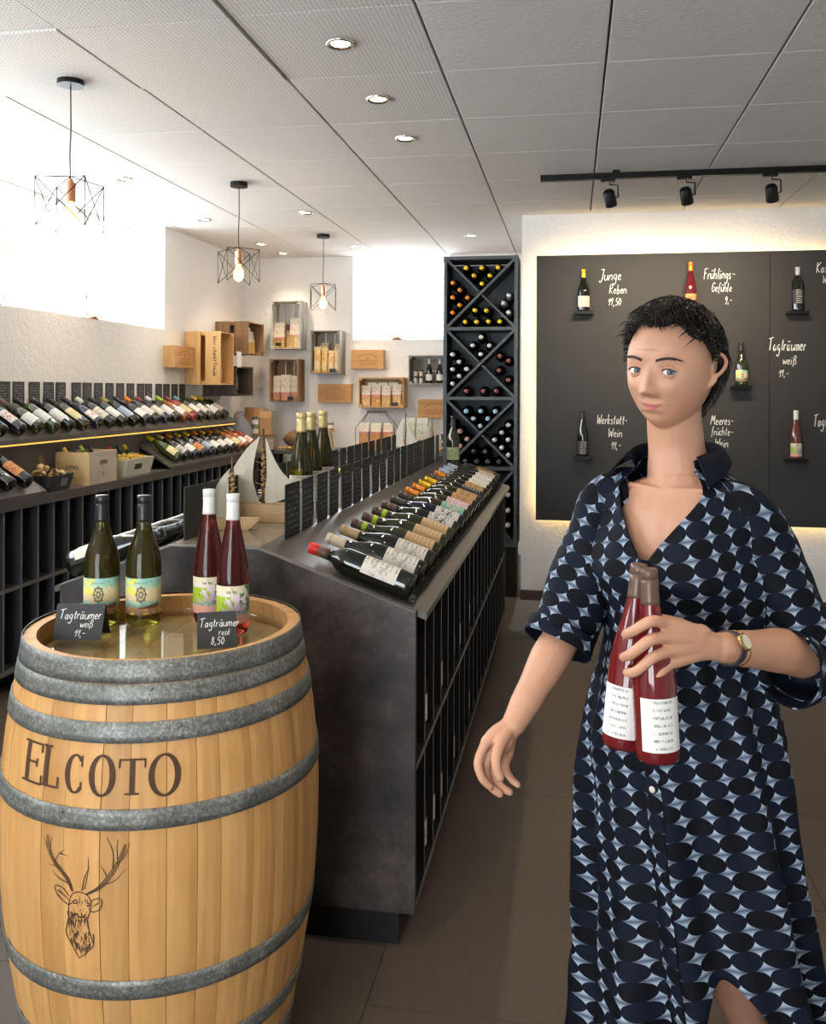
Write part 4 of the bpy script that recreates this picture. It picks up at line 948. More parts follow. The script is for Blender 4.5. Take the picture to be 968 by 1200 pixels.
for k in range(14):
    m = MB(); r = rnd.uniform(.014, .026); w = rnd.uniform(.014, .024); turns = rnd.uniform(1.1, 2.0); n = 22; v = []
    for i in range(n + 1):
        a = 2 * PI * turns * i / n; q = r * (1 - .35 * i / n)
        v += [(q * math.cos(a), -w / 2 + .002 * i / n, q * math.sin(a)), (q * math.cos(a), w / 2 + .004 * i / n, q * math.sin(a))]
    m.add(v, [(2 * i, 2 * i + 1, 2 * i + 3, 2 * i + 2) for i in range(n)], 0, None, True)
    o = link('wood_curl', m.mesh('wood_curl', [W_curl]), None, (-2.712 + rnd.uniform(-.06, .06), 4.29 + rnd.uniform(-.08, .08), ZW + rnd.uniform(.06, .115)), (rnd.uniform(-.6, .6), rnd.uniform(-.6, .6), rnd.uniform(0, 3)))
    tag(o, 'curl of wood shaving heaped in the dark basket left of the wooden box', 'wood curl', 'wood curls in the dark basket')
m = MB(); v = []
for i in range(12):
    a = i / 11; v += [(-.0, -.012 + a * .02, a * .13), (.018 * math.sin(a * 3), .012 + a * .02, a * .13)]
m.add(v, [(2 * i, 2 * i + 1, 2 * i + 3, 2 * i + 2) for i in range(11)], 0, None, True)
o = link('bark_strip', m.mesh('bark_strip', [W_bark]), None, (-2.74, 4.31, ZW + .07), (R(-12), R(-22), 0)); tag(o, 'dark strip of bark sticking up out of the wood curl basket', 'bark strip')

# ------------------------------------------------------------------ tall bottle rack
RX0, RX1, RYF, RYB = -.915, -.381, 6.40, 6.72
rk = thing('bottle_rack', 'tall slate-grey bottle rack with crossed boards beside the chalkboard wall', 'rack', ((RX0 + RX1) / 2, RYF, 0))
rcx = (RX0 + RX1) / 2
def K3(m): m.v = [(x - rcx, y - RYF, z) for x, y, z in m.v]; return m
tb = .024
part('side_panel', K3(B(RX0, RX0 + tb, RYF, RYB, .358, 2.44)), M_rack, rk); part('side_panel', K3(B(RX1 - tb, RX1, RYF, RYB, .358, 2.44)), M_rack, rk)
part('back_panel', K3(B(RX0 + tb, RX1 - tb, RYB - .012, RYB, .38, 2.41)), M_rack, rk)
ZC = [.358, .914, 1.416, 1.917, 2.437]
for i, z in enumerate(ZC):
    part('shelf', K3(B(RX0 + tb, RX1 - tb, RYF + .002, RYB - .012, z - (tb if i == 4 else tb / 2) + (tb / 2 if i == 0 else 0), z + (0 if i == 4 else tb / 2) + (tb / 2 if i == 0 else 0))), M_rack, rk)
part('plinth', K3(B(RX0 + .01, RX1 - .01, RYF + .01, RYB, 0, .36)), M_black, rk)
ix0, ix1 = RX0 + tb, RX1 - tb
for i in range(4):
    z0, z1 = ZC[i] + (tb if i == 0 else tb / 2), ZC[i + 1] - (tb if i == 3 else tb / 2); q = .009
    dx, dz = ix1 - ix0, z1 - z0; L_ = math.hypot(dx, dz); nx, nz = dz / L_ * q, dx / L_ * q
    part('diagonal_board', K3(MB().prism([(ix0, z0), (ix0 + 2 * nx, z0), (ix1, z1 - 2 * nz), (ix1, z1), (ix1 - 2 * nx, z1), (ix0, z0 + 2 * nz)], RYF + .006, RYB - .013, 'Y')), M_rack, rk)
    for s in (0, 1):
        xm, zm = (ix0 + ix1) / 2, (z0 + z1) / 2; g_ = .014
        if s == 0: P = [(ix0, z1), (ix0, z1 - 2 * nz), (xm - g_ - nx, zm + g_ - nz * .2), (xm - g_ * .6 + nx * .5, zm + g_ * .6 + nz * .9), (ix0 + 2 * nx, z1)]
        else: P = [(ix1, z0), (ix1, z0 + 2 * nz), (xm + g_ + nx, zm - g_ + nz * .2), (xm + g_ * .6 - nx * .5, zm - g_ * .6 - nz * .9), (ix1 - 2 * nx, z0)]
        part('diagonal_board', K3(MB().prism(P, RYF + .006, RYB - .013, 'Y')), M_rack, rk)
RB = dict(
 yellow_top=('yellow', 'upper triangle of the top compartment', [(-0.754, 2.352), (-0.639, 2.352), (-0.524, 2.352), (-0.696, 2.297), (-0.581, 2.295), (-0.638, 2.237)]),
 orange=('orange', 'left triangle of the top compartment', [(-0.85, 2.247), (-0.797, 2.194), (-0.851, 2.141), (-0.743, 2.138), (-0.798, 2.086), (-0.85, 2.032)]),
 yellow_low=('yellow', 'lower triangle of the top compartment', [(-0.688, 2.047), (-0.606, 2.044), (-0.758, 1.964), (-0.677, 1.963), (-0.592, 1.965), (-0.509, 1.965)]),
 foil=('silver', 'right triangle of the top compartment', [(-0.442, 2.15), (-0.484, 2.095), (-0.433, 2.028)]),
 s2=('silver', 'upper triangle of the second compartment', [(-0.644, 1.854), (-0.705, 1.794), (-0.583, 1.793), (-0.646, 1.731)]),
 s2l=('silver', 'left triangle of the second compartment', [(-0.853, 1.73), (-0.802, 1.676), (-0.854, 1.622), (-0.748, 1.625), (-0.8, 1.574), (-0.854, 1.519)]),
 mr=('maroon', 'right triangle of the second compartment', [(-0.51, 1.718), (-0.446, 1.685), (-0.515, 1.614), (-0.448, 1.546)]),
 mb=('maroon', 'floor of the second compartment', [(-0.749, 1.466), (-0.627, 1.466), (-0.533, 1.466)]),
 bl=('bluegrey', 'upper triangle of the third compartment', [(-0.75, 1.322), (-0.645, 1.323), (-0.541, 1.321), (-0.698, 1.268), (-0.594, 1.269), (-0.647, 1.216)]),
 pk=('pink', 'left triangle of the third compartment', [(-0.851, 1.227), (-0.794, 1.176), (-0.743, 1.121), (-0.795, 1.069), (-.850, 1.121), (-.851, 1.012)]),
 s3=('silver', 'right triangle of the third compartment', [(-0.44, 1.224), (-0.493, 1.169), (-0.545, 1.117), (-0.441, 1.119), (-0.493, 1.063), (-0.44, 1.009)]),
 dk=('grey', 'floor of the third compartment', [(-0.695, 1.032), (-0.613, 1.031), (-0.593, 0.961), (-0.513, 0.961), (-.673, .961), (-.755, .961)]),
 s4=('silver', 'right triangle of the bottom compartment', [(-0.445, 0.724), (-0.444, 0.613), (-0.444, 0.509)]))
for kk, (cp, where, L_) in RB.items():
    L2 = sorted(L_, key=lambda p: (-round(p[1], 1), p[0]))
    for k, (x, z) in enumerate(L2):
        sh = 'sparkling' if kk == 'foil' else 'burgundy'
        x = max(RX0 + tb + .042, min(RX1 - tb - .042, x)); nm = {'bluegrey': 'pale blue', 'pink': 'pinkish'}.get(cp, cp)
        b_ = bottle(sh, M_gdark, cp, None, '%s-capped bottle in the %s, %s from top left' % (nm, where, ORD[k]), 'bottles lying in the tall rack', (x, RYB - .018, z + .002), (0, -1, 0), (0, 0, 1), seg=14)

# ------------------------------------------------------------------ chalkboard with bottle ledges
BX0, BX1, BY, BZ0, BZ1 = -.245, 2.85, 6.285, .574, 2.412
bd = thing('chalkboard', 'large black chalkboard of two panels with white handwriting, lit from behind', 'chalkboard', (BX0, BY, BZ0))
def D3(m): m.v = [(x - BX0, y - BY, z - BZ0) for x, y, z in m.v]; return m
part('board_panel', D3(B(BX0, 1.299, BY, BY + .016, BZ0, BZ1)), M_board, bd); part('joint_strip', D3(B(1.28, 1.32, BY + .0165, BY + .02, BZ0 + .01, BZ1 - .01)), M_black, bd); part('board_panel', D3(B(1.303, BX1, BY, BY + .016, BZ0, BZ1)), M_board, bd)
for z in (.9, 1.5, 2.1): part('wall_batten', D3(B(BX0 + .15, BX1 - .15, BY + .016, YD - .001, z, z + .03)), M_black, bd)
i_ = .035
for a, b, c, d in ((BX0 + i_, BX1 - i_, BZ1 - i_ - .012, BZ1 - i_), (BX0 + i_, BX1 - i_, BZ0 + i_, BZ0 + i_ + .012), (BX0 + i_, BX0 + i_ + .012, BZ0 + i_ + .02, BZ1 - i_ - .02)):
    part('light_strip', D3(B(a, b, BY + .022, BY + .030, c, d)), M_led2, bd, label='hidden warm light strip behind the board edge')
fw = lambda x, y: (x - BX0, -.0012, y - BZ0)
def W_(lines):
    xa = lines[0][1]
    for tx, x, z, h in lines:
        wr = MB(); write(wr, tx, xa + (x - xa) * .85, z, h * .86, fw, h * .064, squeeze={'Tagträumer': .50, 'Frühlings-': .54, 'Werkstatt-': .58, 'Gefühle': .6, 'Meeres-': .6, 'früchte-': .6}.get(tx, .70))
        part('chalk_handwriting', wr, M_chalk, bd)
W_([('Junge', .185, 2.235, .085), ('Reben', .262, 2.142, .070), ('11,50', .255, 2.062, .066)])
W_([('Frühlings-', .875, 2.232, .082), ('Gefühle', .935, 2.145, .068), ('9,-', 1.035, 2.065, .062)])
W_([('Kos', 1.59, 2.262, .08), ('W', 1.64, 2.19, .06)])
W_([('Tagträumer', 1.290, 1.748, .094), ('weiß', 1.400, 1.655, .070), ('11,-', 1.370, 1.572, .064)])
W_([('Werkstatt-', .172, 1.246, .076), ('Wein', .262, 1.158, .070), ('11,-', .285, 1.075, .066)])
W_([('Meeres-', .925, 1.250, .072), ('früchte-', .930, 1.178, .066), ('Wein', .955, 1.100, .066), ('12,-', .960, 1.022, .064)])
W_([('Tagträumer', 1.575, 1.246, .088), ('rosé', 1.70, 1.16, .06)])
BBS = [(.078, 2.012, .30, 'burgundy', M_gdark, 'yellow', 'cream', 'dark bottle with yellow capsule on the top left ledge of the chalkboard'),
 (.785, 2.020, .30, 'flute', plain('dark_red_wine_glass', (.10, .008, .012), .07, spec=.7), 'orange', 'orange', 'dark red bottle with orange capsule on the ledge above the woman\'s head'),
 (1.466, 1.998, .30, 'bordeaux', M_gdark, 'silver', 'black', 'black bottle with silver cap on the top right ledge of the chalkboard'),
 (1.113, 1.507, .30, 'burgundy', M_golive, 'black', M_artw, 'olive bottle with ship wheel label on the middle ledge of the chalkboard'),
 (.076, 1.022, .32, 'flute', M_gdark, 'black', 'black', 'slim black bottle on the lower left ledge of the chalkboard'),
 (.775, 1.022, .32, 'flute', M_gdark, 'black', 'white', 'slim dark bottle on the ledge hidden behind the woman\'s neck'),
 (1.459, 1.028, .32, 'flute', plain('dark_rose_wine_glass', (.12, .03, .02), .07, spec=.7), 'white', M_artr, 'rose bottle with white capsule on the lower right ledge of the chalkboard')]
for x, z, h, sh, gm, cp, lb, tx in BBS:
    if sh == 'flute' and x > .7 and x < .78: continue
    part('bottle_ledge', D3(MB().box(x - .068, x + .068, BY - .085, BY, z - .014, z - .001).box(x - .068, x + .068, BY - .085, BY - .081, z - .001, z + .006)), M_metal_black, bd)
    part('neck_clip', D3(MB().tube([(x - .018, BY, z + .235), (x - .019, BY - .045, z + .235), (x, BY - .064, z + .235), (x + .019, BY - .045, z + .235), (x + .018, BY, z + .235)], .0022, 5)), M_metal_black, bd)
    bottle(sh, gm, cp, lb, tx, 'bottles on the chalkboard ledges', (x, BY - .0425, z), face=(.1, -1, 0), seg=22, scale=.985)
# ------------------------------------------------------------------ wall crates and what is in them
W_br = wood('brown_crate_wood', (.34, .20, .10), (.18, .10, .05), 2, 1., .7, .5, .2)
W_wh = wood('whitewashed_crate_wood', (.66, .64, .60), (.48, .45, .40), 2, 1., .7, .5, .1)
W_gr = wood('weathered_grey_crate_wood', (.36, .33, .29), (.18, .16, .14), 2, 1., .75, .6, .2)
W_dk = wood('dark_stained_crate_wood', (.12, .09, .07), (.05, .04, .03), 2, 1., .7, .5, .2)
W_pn = wood('yellow_pine_crate_wood', (.68, .42, .17), (.50, .28, .10), 2, 1., .6, .5, .15)
W_lid = wood('orange_brown_box_wood', (.60, .31, .11), (.44, .21, .07), 0, 1., .55, .5, .1)
def crate(name, loc, rz, w, h, d, mat, label, upright=True, nback=3, solid_ends=True, group='wooden crates on the walls'):
    """open side faces local -y, back rests on the wall at y = 0"""
    t = thing(name, label, 'crate', loc, (0, 0, rz), group); q = .012
    def S(m, nm='slat'): part(nm, m, mat, t)
    L_, Wd = (h, w) if upright else (w, h)      # long and short side of the face
    def bx(a0, a1, y0, y1, c0, c1):               # a across the short side, c along the long side
        return B(a0, a1, y0, y1, c0, c1) if upright else B(c0 - w / 2, c1 - w / 2, y0, y1, a0 + h / 2, a1 + h / 2)
    for s in (-1, 1):
        a0, a1 = sorted((s * Wd / 2, s * (Wd / 2 - q)))
        S(bx(a0, a1, -d, -d * .58, 0, L_)); S(bx(a0, a1, -d * .44, -.002, 0, L_))
    for c in (0, L_ - q): S(bx(-Wd / 2 + q, Wd / 2 - q, -d + .004, -.004, c + .002, c + q - .002), 'end_board')
    for k in range(nback):
        g = (Wd - 2 * q) / nback; a = -Wd / 2 + q + k * g; S(bx(a + .004, a + g - .012, -.012, -.002, q, L_ - q), 'back_slat')
    for s in (-1, 1):
        for c in (q, L_ - q - .02): a0, a1 = sorted((s * (Wd / 2 - q), s * (Wd / 2 - q - .018))); S(bx(a0, a1, -d + .006, -.014, c, c + .02), 'corner_batten')
    return t
YW = 8.078
crate('wall_crate', (-2.585, YW, 1.845), 0, .285, .445, .20, W_wh, 'whitewashed upright crate of pasta bags on the back wall')
crate('wall_crate', (-2.600, YW, 1.362), 0, .275, .392, .20, W_br, 'brown upright crate of red and cream bags on the back wall')
crate('wall_crate', (-2.210, YW, 1.618), 0, .280, .395, .20, W_gr, 'weathered grey upright crate of pasta bags on the back wall')
crate('wall_crate', (-1.692, YW, 1.315), 0, .415, .273, .20, W_pn, 'yellow pine crate lying on its side with four nut and pasta bags', False, 2)
crate('wall_crate', (-1.235, YW, 1.522), 0, .415, .262, .20, W_gr, 'weathered grey crate with two small bottles, left of the tall rack', False, 2)
cA = crate('wall_crate', (XL + .002, 6.88, 1.510), R(90), .285, .425, .30, W_pn, 'yellow pine crate with black lettering on its side slats, on the left wall')
crate('wall_crate', (XL + .002, 7.555, 1.780), R(90), .40, .282, .30, W_br, 'brown slatted crate of pasta bags in the far left corner')
crate('wall_crate', (XL + .002, 7.290, 1.418), R(90), .40, .250, .30, W_dk, 'dark grey crate with a black bottle below the lettered crate', False, 2)
wr = MB()   # lettering that runs down the two side slats facing the camera (local -x side of the turned crate)
fa = lambda y0: (lambda x, y: (-.1432, y0 - y, .405 - x))
G['F'] = G['F']
write(wr, 'Wein schenkt Freude', .02, -.012, .034, fa(-.252), .0038, 0, 0, .98); write(wr, 'WEINHEIMER', .03, -.010, .036, fa(-.088), .0035, 0, 0, .82) if all(c in G for c in 'WEINHEIMER') else None
part('stencil_lettering', wr, plain('black_stencil_ink', (.02, .015, .01), .8), cA)
def box_panel(loc, rz, w, h, d, label, mat=W_lid):
    t = thing('wooden_box_panel', label, 'box', loc, (0, 0, rz), 'wooden wine box ends on the walls')
    part('front_board', B(-w / 2, w / 2, -d, -d + .012, 0, h), mat, t); part('box_side', B(w / 2 - .012, w / 2, -d + .012, 0, 0, h), W_pn, t); part('box_side', B(-w / 2, -w / 2 + .012, -d + .012, 0, 0, h), W_pn, t)
    part('box_side', B(-w / 2 + .012, w / 2 - .012, -d + .012, 0, h - .012, h), W_pn, t); part('box_side', B(-w / 2 + .012, w / 2 - .012, -d + .012, 0, 0, .012), W_pn, t)
    m = MB(); f = lambda x, y: (x, -d - .0008, y)
    for k in range(18):
        a0, a1 = PI * k / 18, PI * (k + .7) / 18; ribbon(m, [(w * .3 * math.cos(a0), h * .48 + h * .30 * math.sin(a0)), (w * .3 * math.cos(a1), h * .48 + h * .30 * math.sin(a1))], .006, f)
    for q in (.42, .30, .2):
        x = -w * .26
        while x < w * .26: l = rnd.uniform(.006, .02); ribbon(m, [(x, h * q), (x + l, h * q)], .005, f); x += l + .006
    m2 = [(-.015, h * .55), (0, h * .68), (.015, h * .55), (-.012, h * .5), (.012, h * .5)]; ribbon(m, m2, .004, f)
    part('burned_print', m, plain('burned_brown', (.20, .09, .03), .8), t); return t
box_panel((-1.845, YW, 1.668), 0, .300, .172, .09, 'small orange-brown wooden box with arched print left of the far window')
box_panel((-2.158, YW, 1.355), 0, .318, .171, .06, 'orange-brown wooden box end just above the gold-capped bottles')
box_panel((-1.222, YW, 1.222), 0, .310, .168, .06, 'orange-brown wooden box end beside the tall rack')
box_panel((XL + .002, 6.54, 1.640), R(90), .36, .165, .09, 'orange-brown wooden box on the left wall touching the lettered crate')
o = link('greeting_card', B(-.002, .002, -.05, .05, 0, .13).mesh('greeting_card', [label_mat('dotted_card', (.75, .74, .73), (.6, .05, .12), 7, .4, (.65, .08, .2))]), None, (-2.742, 7.13, 1.66)); tag(o, 'small white card with red dots beside the lettered crate', 'card')

# ------------------------------------------------------------------ bags
def food_mat(name, c1, c2, sc=55):
    n = N(name, .45); v = n.shift(n.coord()); vo = n.node('ShaderNodeTexVoronoi'); vo.inputs['Scale'].default_value = sc; n.link(v, vo.inputs['Vector'])
    n.color(n.mix(n.mul(vo.outputs['Distance'], 1.4), c1, c2)); n.bump(vo.outputs['Distance'], .6, .006); n.b.inputs['Coat Weight'].default_value = .6; n.b.inputs['Coat Roughness'].default_value = .15; return n.m
F_gold = food_mat('pasta_in_clear_bag', (.78, .52, .16), (.50, .28, .06)); F_nut = food_mat('brown_pasta_in_clear_bag', (.42, .20, .07), (.70, .42, .18), 60)
F_long = food_mat('long_pasta_in_clear_bag', (.74, .50, .16), (.55, .33, .08), 90); F_or = food_mat('orange_pasta_in_clear_bag', (.74, .38, .10), (.52, .22, .05))
F_red = food_mat('red_grain_in_bag', (.50, .16, .08), (.62, .30, .20), 110)
P_cream = label_mat('cream_paper_wrapper', (.70, .66, .55), (.35, .15, .1), 6, .35, (.55, .35, .25)); P_pinkb = plain('pink_stripe', (.66, .25, .25), .6)
def bag(loc, rz, w, h, d, food, label, head=.5, header=P_cream, group=None, stripe=True, tilt=0, label2=False):
    t = thing('food_bag', label, 'bag', loc, (tilt, 0, rz), group)
    def tap(z0, z1, e, f0, f1, n=1):
        m = MB(); v = []
        zs = [z0 + (z1 - z0) * i / 3 for i in range(4)]
        for i, z in enumerate(zs):
            k = f0 + (f1 - f0) * i / 3; ww, dd = w / 2 + e, d / 2 * k + e
            for a in range(12):
                an = 2 * PI * a / 12; cx_, sy = math.cos(an), math.sin(an)
                v.append((ww * math.copysign(abs(cx_) ** .4, cx_), dd * math.copysign(abs(sy) ** .4, sy), z))
        f = [(j * 12 + a, j * 12 + (a + 1) % 12, (j + 1) * 12 + (a + 1) % 12, (j + 1) * 12 + a) for j in range(3) for a in range(12)] + [tuple(range(11, -1, -1)), tuple(36 + a for a in range(12))]
        uv = [[(.2, .2)] * len(q) for q in f]
        for qi, q in enumerate(f[:36]):
            uv[qi] = [((v[i][0] / w + .5), (v[i][2] - z0) / (z1 - z0)) for i in q]
        m.add(v, f, 0, uv, False); return m
    part('bag_body', tap(0, h * (1 - head), 0, 1, .9), food, t)
    part('paper_wrapper', tap(h * (1 - head), h, .0015, .9, .18), header, t)
    if stripe: part('stripe', tap(h * (1 - head) - .006, h * (1 - head) + .008, .003, .93, .90), P_pinkb, t)
    if label2: part('paper_label', B(-w * .32, w * .32, -d / 2 - .003, -d / 2 - .001, h * .1, h * .42), header, t)
    return t
def fill(cx_, zb, spec, grp, y=YW - .13):
    for k, (dx, w, h, fd, hd, lb) in enumerate(spec):
        bag((cx_ + dx, y + rnd.uniform(-.015, .015), zb), rnd.uniform(-.12, .12), w, h, .07, fd, lb, hd, group=grp, stripe=fd is not F_nut)
fill(-2.585, 1.859, [(-.075, .105, .235, F_gold, .62, 'leaning cream and pink bag at the left in the whitewashed crate'), (.078, .100, .275, F_long, .60, 'tall cream bag of long pasta at the right in the whitewashed crate')], 'bags in the whitewashed crate')
bag((-2.585, YW - .085, 1.859), .2, .055, .215, .05, F_long, 'narrow clear bag of long pasta between the two cream bags', .25, plain('brown_paper_top', (.16, .06, .03), .6), 'bags in the whitewashed crate', False)
fill(-2.600, 1.376, [(-.085, .070, .225, F_red, .70, 'left cream bag with red foot in the brown upright crate'), (-.002, .095, .235, F_red, .72, 'middle cream bag with a heart print in the brown upright crate'), (.085, .065, .225, F_red, .70, 'right cream bag with red foot in the brown upright crate')], 'bags in the brown upright crate')
for k, (dx, w, h, y, lb) in enumerate([(-.080, .068, .235, -.15, 'front left pasta bag with white label in the grey upright crate'), (-.012, .060, .225, -.15, 'second pasta bag from the left in the grey upright crate'), (.048, .060, .200, -.15, 'third pasta bag from the left in the grey upright crate'), (.100, .055, .230, -.14, 'rightmost pasta bag in the grey upright crate'), (-.04, .07, .275, -.06, 'taller pasta bag at the back left of the grey upright crate'), (.085, .07, .265, -.06, 'taller pasta bag at the back right of the grey upright crate')]):
    bag((-2.210 + dx, YW + y, 1.632), rnd.uniform(-.1, .1), w, h, .055, F_gold, lb, .12, plain('clear_plastic_top', (.62, .50, .28), .2), 'bags in the grey upright crate', False, label2=True)
for k, (dx, fd, nm) in enumerate([(-.145, F_nut, 'dark'), (-.052, F_or, 'orange'), (.042, F_gold, 'golden'), (.140, F_gold, 'pale golden')]):
    bag((-1.692 + dx, YW - .14, 1.329), 0, .086, .185 + .01 * (k % 2), .06, fd, '%s bag from the left in the pine crate, cream top over %s pasta' % (ORD[k], nm), .50, group='bags in the yellow pine crate')
for k in range(3): bag((-1.80 + .10 * k, YW - .065, 1.329), 0, .086, .215, .05, F_gold, 'cream bag in the back row of the pine crate, %s from the left' % ORD[k], .55, group='bags in the yellow pine crate')
for x, z, w in ((-2.655, 1.872, .055), (-2.535, 1.378, .06), (-2.14, 1.634, .06), (-1.565, 1.331, .06)):
    o = link('price_tag', B(-w / 2, w / 2, -.001, .001, 0, .032).mesh('price_tag', [M_card]), None, (x, YW - .197, z)); tag(o, 'small black price tag at the bottom front of the %s' % {-2.655: 'whitewashed crate', -2.535: 'brown upright crate', -2.14: 'grey upright crate', -1.565: 'yellow pine crate'}[x], 'price tag', 'small black price tags in the crates')
for k, x in enumerate((-1.265, -1.17)):
    bottle('burgundy', M_gdark, 'white', 'white', '%s small bottle with white label in the grey crate by the rack' % ('left', 'right')[k], 'small bottles in the grey crate by the rack', (x, YW - .12, 1.5365), face=(.1, -1, 0), seg=14, scale=.72)
for k, (x, z) in enumerate(((-1.385, 1.536), (-1.335, 1.536), (-1.385, 1.597), (-1.335, 1.597))):
    t = thing('small_jar', 'small pale jar in the grey crate by the rack, %s' % ('lower left', 'lower right', 'upper left', 'upper right')[k], 'jar', (x, YW - .14, z), group='small jars in the grey crate')
    part('jar_body', MB().lathe([(.0005, 0), (.019, 0), (.020, .004), (.020, .038), (.016, .044), (.016, .046)], 14), plain('cream_jar_contents', (.45, .42, .36), .2), t); part('jar_lid', MB().lathe([(.0175, .046), (.0175, .058), (.0005, .058)], 14), plain('dark_jar_lid', (.03, .025, .02), .3), t)
# left wall crates: contents
for k, (y, z) in enumerate(((6.83, 1.526), (6.95, 1.526))):
    bag((-2.86, y, z), R(90), .075, .28, .06, F_nut if k else F_or, '%s tall bag of breadsticks in the lettered crate' % ('near', 'far')[k], .22, plain('clear_cellophane', (.60, .52, .44), .12), 'bags in the lettered crate', False, label2=True)
for k, y in enumerate((7.46, 7.56, 7.65)):
    bag((-2.84, y, 1.796), R(80), .085, .195, .07, F_gold, 'cream-topped pasta bag in the far left corner crate, %s from the camera' % ORD[k], .5, group='bags in the far left corner crate', stripe=False)
for k, y in enumerate((7.16, 7.24)):
    bottle('bordeaux', M_gdark, 'black', 'white' if k == 0 else 'black', '%s bottle standing in the dark grey crate on the left wall' % ('white-labelled', 'black-labelled')[k], 'bottles in the dark grey crate', (-2.82, y, 1.4325), face=(1, -.6, 0), seg=14, scale=.70)

# ------------------------------------------------------------------ back counter and its goods
bc = thing('back_counter', 'grey worktop on plain supports along the back wall', 'counter', (-1.77, 7.85, 0))
part('worktop', B(-.83, .845, -.24, .229, .905, .938), M_lamtop, bc)
for x in (-.55, .1, .72): part('support_panel', B(x, x + .02, -.20, .229, 0, .905), plain('beige_board', (.45, .38, .32), .6), bc)
part('rear_panel', B(-.53, .72, .20, .215, .30, .905), plain('beige_board', (.45, .38, .32), .6), bc)
ZB = .9385
# wire basket with three bags
t = thing('wire_basket', 'black wire basket with angular handle on the back counter', 'basket', (-1.71, 7.80, ZB)); m = MB(); r = .003
X_, Y_ = .175, .075
for z in (.004, .045): m.tube([(-X_, -Y_, z), (X_, -Y_, z), (X_, Y_, z), (-X_, Y_, z)], r, 5, closed=True)
for k in range(6):
    x = -X_ + 2 * X_ * k / 5
    for y in (-Y_, Y_): m.tube([(x, y, .004), (x, y, .045)], r * .7, 5)
    m.tube([(x, -Y_, .004), (x, Y_, .004)], r * .7, 5)
part('wire_frame', m, M_metal_black, t)
for y in (-Y_, Y_): part('handle_wire', MB().tube([(-X_, y, .045), (-X_, y, .20), (-.08, y * .3, .335), (.08, y * .3, .335), (X_, y, .20), (X_, y, .045)], r, 6), M_metal_black, t)
part('handle_grip', B(-.085, .085, -.024, .024, .333, .345), plain('dark_grey_wooden_grip', (.06, .06, .065), .6), t)
for k in range(3): bag((-1.82 + .11 * k, 7.80, ZB + .008), rnd.uniform(-.1, .1), .092, .235, .08, F_or, '%s cream-topped pasta bag in the wire basket' % ('left', 'middle', 'right')[k], .36, group='pasta bags in the wire basket')
# little stools with jars
def stool(x, y, h, label):
    t = thing('small_stool', label, 'stool', (x, y, ZB), group='miniature wooden stools')
    part('seat', MB().lathe([(.0005, h), (.068, h), (.070, h - .005), (.068, h - .018), (.0005, h - .018)], 20, smooth=False), W_pn, t)
    for k in range(3):
        a = 2 * PI * k / 3 + .6; part('leg', MB().tube([(.035 * math.cos(a), .035 * math.sin(a), h - .017), (.062 * math.cos(a), .062 * math.sin(a), 0)], .011, 8), W_pn, t)
    return h
stool(-2.335, 7.83, .22, 'taller miniature wooden stool behind the gold-capped bottles'); stool(-2.165, 7.79, .178, 'lower miniature wooden stool on the back counter')
def jar(x, y, z, label, lidc, body=(.30, .10, .06), grp='jars on the miniature stools', s=1.):
    t = thing('preserve_jar', label, 'jar', (x, y, z), group=grp); t.scale = (s,) * 3
    part('jar_body', MB().lathe([(.0005, 0), (.027, 0), (.030, .004), (.030, .050), (.025, .058), (.025, .062)], 18), plain('jar_' + str(body), body, .12), t)
    part('paper_label', MB().lathe([(.0306, .010), (.0306, .044)], 18), lab('white'), t); part('jar_lid', MB().lathe([(.0272, .058), (.0275, .060), (.0272, .076), (.0005, .077)], 18), plain('lid_' + str(lidc), lidc, .35), t)
jar(-2.365, 7.82, ZB + .2205, 'left jar with dark red lid on the taller stool', (.20, .02, .03)); jar(-2.300, 7.83, ZB + .2205, 'right jar with dark red lid on the taller stool', (.20, .02, .03))
jar(-2.198, 7.78, ZB + .1785, 'left jar with silver lid on the lower stool', (.45, .45, .44), (.12, .10, .06)); jar(-2.133, 7.79, ZB + .1785, 'right jar with silver lid on the lower stool', (.45, .45, .44), (.12, .10, .06))
for k in range(2): bag((-1.43 + .115 * k, 7.90, ZB), 0, .105, .285, .07, F_gold, '%s pale paper bag with green and red print behind the white sail boat' % ('left', 'right')[k], .68, label_mat('pale_printed_wrapper', (.66, .66, .58), (.5, .12, .1), 5, .4, (.30, .45, .28)), 'paper bags at the right of the back counter', False)
sail_boat((-1.43, 7.70, ZB), R(2), .22, .30, 'white sail boat with pale green hull on the back counter before the paper bags', [MAIN, JIB], M_greenhull, W_white)
sail_boat((-1.20, 7.76, ZB), R(-4), .20, .255, 'grey sail boat on the back counter, seen behind the white one', [JIB, MAIN], W_pale, wood('grey_sail_board', (.50, .46, .40), (.40, .36, .30), 2, .7, .6, .3, .05))
o = link('storage_box', B(-.07, .07, -.06, .06, 0, .12).box(-.072, .072, -.062, .062, .12, .145).mesh('storage_box', [plain('dark_green_grey_box', (.05, .055, .045), .6)]), None, (-1.06, 7.86, ZB)); tag(o, 'dark lidded box at the right end of the back counter', 'box')
